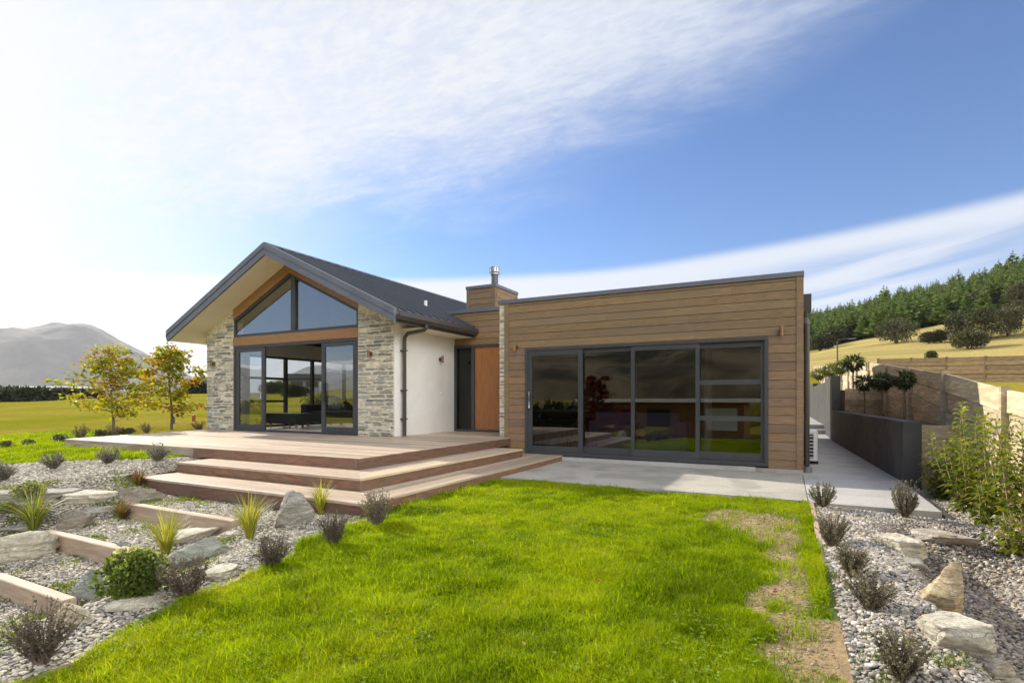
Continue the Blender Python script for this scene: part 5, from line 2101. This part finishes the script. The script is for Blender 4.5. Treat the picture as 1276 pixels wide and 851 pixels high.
def far_building(label, u0, u1, vt, vb, r, depth, roofmat, wallmat, flat=True):
    (xa, ya), (xb, yb) = polar(u0, r), polar(u1, r)
    L = math.hypot(xb - xa, yb - ya)
    dx, dy = (xb - xa) / L, (yb - ya) / L
    uc = (u0 + u1) / 2
    zt, zb = z_at(uc, vt, r), z_at(uc, vb, r)
    t = thing('distant_building', (xa, ya, zb), label, 'building')
    def P(s, o, z):
        return (xa + dx * s - dy * o, ya + dy * s + dx * o, z)
    def bx(m, s0, s1, o0, o1, z0, z1, c=1.):
        v = [P(s0, o0, z0), P(s1, o0, z0), P(s1, o1, z0), P(s0, o1, z0), P(s0, o0, z1), P(s1, o0, z1), P(s1, o1, z1), P(s0, o1, z1)]
        m.add(v, np.array([(0, 3, 2, 1), (4, 5, 6, 7), (0, 1, 5, 4), (1, 2, 6, 5), (2, 3, 7, 6), (3, 0, 4, 7)]), c)
    h = zt - zb
    m = M()
    bx(m, 0, L, 0, depth, zb - 3, zt - .3 * h)
    m.build('wall', wallmat, t)
    m = M()
    e = .5
    if flat:
        bx(m, -e, L + e, -e, depth + e, zt - .3 * h + .003, zt)
    else:
        v = [P(-e, -e, zt - .3 * h), P(L + e, -e, zt - .3 * h), P(L + e, depth + e, zt - .3 * h), P(-e, depth + e, zt - .3 * h), P(L * .12, depth / 2, zt), P(L * .88, depth / 2, zt)]
        m.add(v, [(0, 1, 5, 4), (1, 2, 5), (2, 3, 4, 5), (3, 0, 4), (3, 2, 1, 0)])
    m.build('roof', roofmat, t)
    k = 0
    n = max(2, int(L / 4))
    for i in range(n):
        s = L * (i + .5) / n
        m = M()
        bx(m, s - .7, s + .7, -.06, .0, zb + h * .2, zb + h * .55)
        m.build('window', MT['black'], t)
    return t


far_building('long low house with a grey hipped roof behind the far hedge', 18, 60, 481, 489, 150, 10, MT['soffit'], MT['plaster'], False)
far_building('long white roofed building behind the right end of the far hedge', 61, 112, 481.5, 489, 140, 9, MT['white'], MT['plaster'])
far_building('low grey roofed house at the far left behind the hedge', -40, 14, 484, 491, 160, 10, MT['cap'], MT['plaster'], False)
far_building('small white flat roofed house just left of the stone pier', 246, 262, 469.5, 480, 120, 8, MT['cap'], MT['white'])
far_building('dark flat roofed house seen through the open living room', 360, 398, 466, 486, 70, 9, MT['roof'], MT['grime'])


def lamp_post(label, u, vt, vb, r, arm):
    x, y = polar(u, r)
    zt, zb = z_at(u, vt, r), z_at(u, vb, r)
    t = thing('street_lamp', (x, y, zb), label, 'street lamp')
    s = r / 100
    m = M()
    m.tube([(x, y, zb - 2), (x, y, zt - .3 * s), (x - .25 * s * arm, y, zt), (x - 1.6 * s * arm, y + .0, zt + .02 * s)], np.array([.14, .09, .08, .06]) * s, 8)
    m.build('pole', MT['gutter'], t)
    m = M()
    m.box(min(x - 1.5 * s * arm, x - 2.5 * s * arm), max(x - 1.5 * s * arm, x - 2.5 * s * arm), y - .18 * s, y + .18 * s, zt - .06 * s, zt + .1 * s)
    m.build('lamp_head', MT['cap'], t)


lamp_post('slim street lamp above the far hedge beside the yellowing oak', 92, 472, 486, 130, 1)
lamp_post('slim street lamp on the dry grass slope right of the house', 1043.5, 423, 452, 88, -1)


def car(label, u, r, v, material):
    x, y = polar(u, r)
    z = z_at(u, v, r)
    z = gz(x, y)
    t = thing('parked_car', (x, y, z), label, 'car')
    pr = [(-2.1, .35), (2.1, .35), (2.15, .75), (1.2, .92), (.6, 1.42), (-1.1, 1.45), (-1.8, .95), (-2.15, .85)]
    m = M()
    m.prism([(x + a, z + b) for a, b in pr], y - .85, y + .85, 'y')
    m.build('body', material, t)
    m = M()
    m.prism([(x + a, z + b) for a, b in ((.95, .95), (.52, 1.36), (-1.02, 1.38), (-1.5, .97))], y - .86, y + .86, 'y')
    m.build('window', MT['black'], t)
    for a in (-1.3, 1.3):
        for b in (-.8, .8):
            M().tube([(x + a, y + b - .1, z + .32), (x + a, y + b + .1, z + .32)], .32, 14).build('wheel', MT['black'], t)


car('blue parked car glimpsed between the two oaks', 152, 104, 491, MT['carpaint'])
car('white parked car glimpsed left of the rusty oak', 173, 100, 490, MT['white'])

# shrubs and trees across the field, seen through the living room
VB = [(.085, .10, .025), (.12, .13, .035), (.06, .07, .02)]
for i, (u, r, w, h, pal, lab) in enumerate((
        (338, 85, 4, 1.9, [(.03, .045, .018), (.045, .06, .02)], 'dark round tree at the left of the view through the living room'),
        (352, 90, 5, 2.2, VB, 'olive round tree beside the dark one seen through the living room'),
        (368, 60, 3, 1.3, [(.03, .045, .018), (.045, .06, .02)], 'dark bush in front of the flat roofed house through the living room'),
        (398, 30, 2.2, 1.2, [(.15, .18, .03), (.20, .22, .04)], 'yellow green bush behind the sofa seen through the window wall'))):
    b = ball_bush('field_tree', lab, 520 + i, h, w, pal, 2600, .22 if r > 40 else .12, 'tree', dense=True)
    x, y = polar(u, r)
    b.location = (x, y, gz(x, y) - .05 * h)


# mountains ------------------------------------------------------------------
def ridge_field(name, az0, az1, na, rs, prof, ridge, rough, material, seed, sc_n):
    az = np.linspace(az0, az1, na)
    A, Rr = np.meshgrid(np.radians(az), rs)
    X, Y = CAM[0] + Rr * np.sin(A), CAM[1] + Rr * np.cos(A)
    base = ridge(np.degrees(A))
    t = prof(Rr)
    n = 0
    amp, f_ = 1., 1. / sc_n
    for o in range(6):
        w = 1 - np.abs(vnoise(X * f_ + 13 * o, Y * f_ - 7 * o, seed + o))
        n = n + amp * (w - .6)
        amp *= .5
        f_ *= 2.03
    Z = base * (t + rough * n * t * (1.0 - .55 * t))
    Z = np.where(t <= 0, -30, Z)
    k = len(az)
    v = np.stack([X, Y, Z], -1).reshape(-1, 3)
    i = np.arange(len(rs) - 1)[:, None] * k + np.arange(k - 1)[None]
    f = np.stack([i, i + k, i + k + 1, i + 1], -1).reshape(-1, 4)
    m = M()
    m.add(v, f)
    return tag(m.build(name, material, None, True), None, None, None, 'structure')


def mountain_mat(name, a, b, snow=None, sc_=.004):
    m = bpy.data.materials.new(name)
    m.use_nodes = True
    t = NT(m.node_tree)
    bs = t.n['Principled BSDF']
    g = t.add('ShaderNodeNewGeometry')
    n = t.noise(g.outputs['Position'], sc_, 8, .66, .6)
    c = t.mix(t.ramp(n, .38, .62), a, b)
    if snow:
        sp = t.add('ShaderNodeSeparateXYZ')
        t.l.new(g.outputs['Position'], sp.inputs[0])
        hgt = t.m('ADD', sp.outputs[2], t.m('MULTIPLY', t.m('SUBTRACT', n, .5), 420.))
        c = t.mix(t.ramp(hgt, snow, snow + 60), c, (.8, .82, .85))
    t.l.new(c, bs.inputs['Base Color'])
    bs.inputs['Roughness'].default_value = .95
    bs.inputs['Specular IOR Level'].default_value = .1
    return m


def u2az(u):
    return math.degrees(math.atan((u - 638) / F_PX) - YAW)


_mu = [(-400, 440), (-100, 424), (0, 413), (30, 409), (62, 404.5), (105, 406), (128, 413), (150, 424), (175, 433), (200, 446), (230, 462), (255, 477), (290, 488), (330, 490), (364, 466), (385, 456), (430, 449), (480, 458), (560, 480), (640, 492)]
_maz = np.array([u2az(u) for u, v in _mu])
_mz = np.array([(HORIZON - v) / F_PX * math.cos(math.atan((u - 638) / F_PX)) * 5200 for u, v in _mu])
ridge_field('mountain', -98, u2az(640), 420, np.concatenate([np.linspace(4150, 5200, 40), np.linspace(5230, 6600, 14)]),
            lambda r: np.where(r <= 5200, np.sin(np.clip((r - 4150) / 1050, 0, 1) * 1.5708) ** .95, 1 - ((r - 5200) / 1500) ** 2 * .8),
            lambda a: np.interp(a, _maz, _mz), .42, mountain_mat('mountain_grass', (.070, .070, .070), (.125, .118, .10)), 61, 900.)
# hills behind the camera, seen only as reflections in the glass
ridge_field('hills', 130, 232, 200, np.concatenate([np.linspace(260, 1300, 40), np.linspace(1350, 1700, 6)]),
            lambda r: np.where(r <= 1300, np.clip((r - 260) / 1040, 0, 1) ** .9, 1 - ((r - 1300) / 500) ** 2),
            lambda a: 1300 * np.tan(np.radians(np.interp(a, [130, 160, 185, 206, 214, 222, 227, 232], [6, 11, 14, 13, 8, 4.0, 1.6, .4]))), .35,
            mountain_mat('dark_hillside', (.05, .045, .03), (.22, .18, .105), None, .022), 71, 300.)
ridge_field('hills', 205, 262, 200, np.concatenate([np.linspace(4200, 7600, 30), np.linspace(7700, 8600, 6)]),
            lambda r: np.where(r <= 7600, np.clip((r - 4200) / 3400, 0, 1), 1 - ((r - 7600) / 1200) ** 2 * .8),
            lambda a: 7600 * np.tan(np.radians(np.interp(a, [205, 214, 224, 232, 240, 250, 262], [2.2, 3.4, 3.9, 3.4, 3.8, 3.0, 2.2]))), .4,
            mountain_mat('snow_mountain', (.10, .09, .08), (.16, .15, .13), 330), 81, 1500.)


# ------------------------------------------------------------------ the hillside on the right
def conifer_meshes(seed, h, w):
    q = np.random.default_rng(seed)
    r = thing('conifer_tree', (0, 0, 0), 'dark green conifer standing in the plantation on the right hillside', 'tree', 'conifers of the hillside plantation')
    m = M()
    m.tube([(0, 0, -.5), (0, 0, h * .5), (0, 0, h * .97)], [.022 * h, .012 * h, .003 * h], 6)
    m.build('trunk', MT['bark'], r)
    m = M()
    lv = 17
    for k in range(lv):
        t = (k + .5) / lv
        z = h * (.08 + .9 * t)
        L = w / 2 * ((1 - t) ** .82 * .96 + .05)
        nb = int(11 - 5 * t)
        for j in range(nb):
            a = j * 2 * math.pi / nb + q.uniform(-.4, .4) + k * .7
            l = L * q.uniform(.62, 1.15)
            zz = z + q.uniform(-.02, .02) * h
            d = np.array([math.cos(a), math.sin(a), 0])
            s = np.array([-math.sin(a), math.cos(a), 0])
            rise = q.uniform(-.15, .30) * l
            col = np.array([(.12, .18, .045), (.15, .215, .055), (.185, .25, .065), (.095, .15, .042)][q.integers(0, 4)]) * q.uniform(.8, 1.25)
            p0 = np.array([0, 0, zz])
            tip = p0 + d * l + np.array([0, 0, rise])
            md = p0 + d * l * .55 + np.array([0, 0, rise * .45])
            wd = l * .30
            v = [p0, md + s * wd - (0, 0, .10 * l), tip, md - s * wd - (0, 0, .10 * l), md + (0, 0, .14 * l)]
            m.add(np.array(v), [(0, 1, 4), (1, 2, 4), (2, 3, 4), (3, 0, 4)], col)
            v2 = [md - (0, 0, .02 * l), md + s * wd * .9 + d * l * .25 + (0, 0, .12 * l), tip + (0, 0, .10 * l) - d * l * .12, md - s * wd * .9 + d * l * .25 + (0, 0, .12 * l)]
            m.add(np.array(v2), [(0, 1, 2, 3)], col * 1.15)
    for j in range(3):
        a = j * 2.1
        m.add([(0, 0, h * .93), (.012 * h * math.cos(a), .012 * h * math.sin(a), h * .95), (0, 0, h * 1.02)], [(0, 1, 2)], (.11, .16, .05))
    m.build('crown', MT['needle'], r)
    return r


protos = [conifer_meshes(600 + i, 10., (6.6, 7.4, 6.0, 7.8)[i]) for i in range(4)]
used = [False] * 4
q = np.random.default_rng(77)
placed = []
tries = 0
while len(placed) < 296 and tries < 40000:
    tries += 1
    a = q.uniform(R(-.5), R(19.5))
    r_ = 182 + 165 * q.uniform(0, 1) ** 1.25
    x, y = CAM[0] + r_ * math.sin(a), CAM[1] + r_ * math.cos(a)
    e = 184 + 10 * float(vnoise(a * 22, .5, 2))
    if r_ < e:
        continue
    if any((x - px) ** 2 + (y - py) ** 2 < (3.6 + (r_ - 182) * .012) ** 2 for px, py in placed):
        continue
    placed.append((x, y))
    i = int(q.integers(0, 4))
    if not used[i]:
        used[i] = True
        o = protos[i]
    else:
        o = copy_tree(protos[i])
    s = q.uniform(.85, 1.08) * (.95 + .35 * (r_ - 182) / 165)
    if q.uniform() < .05:
        s *= 1.3
    o.location = (x, y, gz(x, y) - .2)
    o.scale = (s * q.uniform(.9, 1.15), s * q.uniform(.9, 1.15), s)
    o.rotation_euler = (0, 0, q.uniform(0, 6.28))

# the wood carries on beyond the right edge of the photo: one mass
wd = M()
pv = []
for o in protos:
    c = [k for k in o.children if k.name.startswith('crown')][0]
    n = len(c.data.vertices)
    a = np.empty(n * 3, np.float32)
    c.data.vertices.foreach_get('co', a)
    cl = np.empty(n * 4, np.float32)
    c.data.attributes['Col'].data.foreach_get('color', cl)
    pv.append((a.reshape(-1, 3).astype(float), [tuple(p.vertices) for p in c.data.polygons], cl.reshape(-1, 4)[:, :3].astype(float)))
q = np.random.default_rng(78)
for k in range(230):
    a = q.uniform(R(19.7), R(37))
    r_ = 188 + 150 * q.uniform()
    x, y = CAM[0] + r_ * math.sin(a), CAM[1] + r_ * math.cos(a)
    V, Fs, Cc = pv[k % 4]
    s = q.uniform(.85, 1.2) * (.95 + .35 * (r_ - 182) / 165)
    P = V * s + np.array([x, y, gz(x, y) - .2])
    tri = np.array([f for f in Fs if len(f) == 3])
    qd = np.array([f for f in Fs if len(f) == 4])
    base = wd.n
    wd.add(P, tri, Cc)
    wd.f.append(qd + base)
tag(wd.build('distant_wood', MT['needle'], None), None, None, None, 'stuff')

KP = [(.055, .060, .022), (.075, .078, .028), (.04, .045, .017), (.10, .095, .038)]
KAN = [  # u, base v, width px, height px
    (1117, 428, 50, 28, 'large dark scrub bush at the left end of the clear hill slope'),
    (1158, 428, 18, 13, 'smaller of the two low scrub bushes left of the big clump on the slope'),
    (1171, 427, 16, 15, 'low scrub bush touching the big clump on the slope'),
    (1196, 425, 36, 32, 'tall dark scrub bush at the left of the big clump on the slope'),
    (1208, 435, 38, 22, 'lowest dark scrub bush of the big clump on the slope'),
    (1230, 424, 44, 36, 'broad dark scrub bush in the middle of the big clump on the slope'),
    (1256, 419, 40, 34, 'dark scrub bush at the right of the big clump on the slope'),
    (1160, 449, 11, 11, 'small olive shrub just above the brown fence on the slope'),
    (1022, 437, 30, 18, 'dark scrub bush beside the right wall of the house at the forest foot'),
    (1046, 428, 36, 18, 'dark olive scrub bush at the foot of the forest left of the big scrub bush'),
    (1080, 420, 34, 20, 'dark scrub bush at the forest foot above the large scrub bush'),
    (1160, 404, 40, 24, 'dark scrub bush at the top of the clear slope'),
    (1200, 392, 44, 24, 'dark scrub bush on the forest edge above the big clump'),
    (1240, 388, 46, 28, 'dark scrub bush on the forest edge near the right side'),
    (1272, 396, 36, 40, 'tall dark scrub bush at the right edge of the photo'),
]
for i, (u, vb, wp, hp, lab) in enumerate(KAN):
    x, y, z, mpp = gp(u, vb)
    r = ball_bush('scrub_bush' if i != 7 else 'olive_shrub', lab, 700 + i, hp * mpp * 1.2, wp * mpp * 1.15, KP if i != 7 else VB, 4200, 2.3 * mpp * (1.0 if wp > 20 else .6), 'bush', 18, 'leaf_dull', sq=.6, dense=True)
    r.location = (x, y, z)


# ------------------------------------------------------------------ what stands behind the camera and shows in the glass
def maroon(label, seed, x, y, h, w):
    t = oak(label, seed, h, w, [(.15, .025, .02), (.19, .04, .028), (.10, .02, .018), (.22, .06, .04)], .01)
    t.name = 'maple_tree'
    t.location = (x, y, gz(x, y))


maroon('tall dark red maple mirrored in the second tinted pane', 801, -8.0, -13.0, 3.3, 1.7)
maroon('smaller dark red maple mirrored beside the tall one', 802, -7.2, -15.0, 2.3, 1.7)

hedge(0, 0, 0, 0, .55, 'dark hedge beyond the lawn mirrored in the first tinted pane', 503, 2.2, ends=((-80., 0.), (-11.5, -25.)), bot=-1.2)
nb_ = thing('neighbour_house', (-11.5, -40, -2.6), 'neighbouring low house with a pale flat roof mirrored in the tinted panes', 'house')
zb = -2.2
m = M()
m.box(-17, -3.5, -46, -38, zb - 1, 1.0)
m.build('wall', MT['beam'], nb_)
m = M()
m.box(-18, -2.5, -47, -36.8, 1.003, 1.32)
m.build('roof', MT['white'], nb_)
for a, b in ((-15.5, -13), (-11.5, -9.5)):
    m = M()
    m.box(a, b, -37.99, -37.9, zb + .2, .4)
    m.build('window', MT['black'], nb_)
m = M()
m.box(-6.5, -4, -37.99, -37.92, zb + .8, .5)
m.build('window', MT['white'], nb_)
m = M()
m.box(4, 16, -48, -38.5, zb - 1, .9)
m2 = M()
m2.box(3, 17, -49, -37.5, .903, 1.25)
nb2 = thing('neighbour_house', (10, -42, zb), 'second neighbouring low dark walled house mirrored in the right tinted pane', 'house')
m.build('wall', MT['inner_dark'], nb2)
m2.build('roof', MT['white'], nb2)
M().box(6, 9, -38.49, -38.4, zb + .6, .4).build('window', MT['black'], nb2)

# ------------------------------------------------------------------ air
hz = bpy.data.materials.new('haze')
hz.use_nodes = True
t = NT(hz.node_tree)
t.n.clear()
vol = t.add('ShaderNodeVolumePrincipled')
vol.inputs['Color'].default_value = (.93, .95, 1.0, 1)
vol.inputs['Density'].default_value = 6e-5
vol.inputs['Anisotropy'].default_value = .25
out = t.add('ShaderNodeOutputMaterial')
t.l.new(vol.outputs[0], out.inputs['Volume'])
HAZE = True
if HAZE:
    m = M()
    m.box(-9300, 9300, -9300, 9300, -60, 760)
    tag(m.build('haze', hz, None), None, None, None, 'stuff')
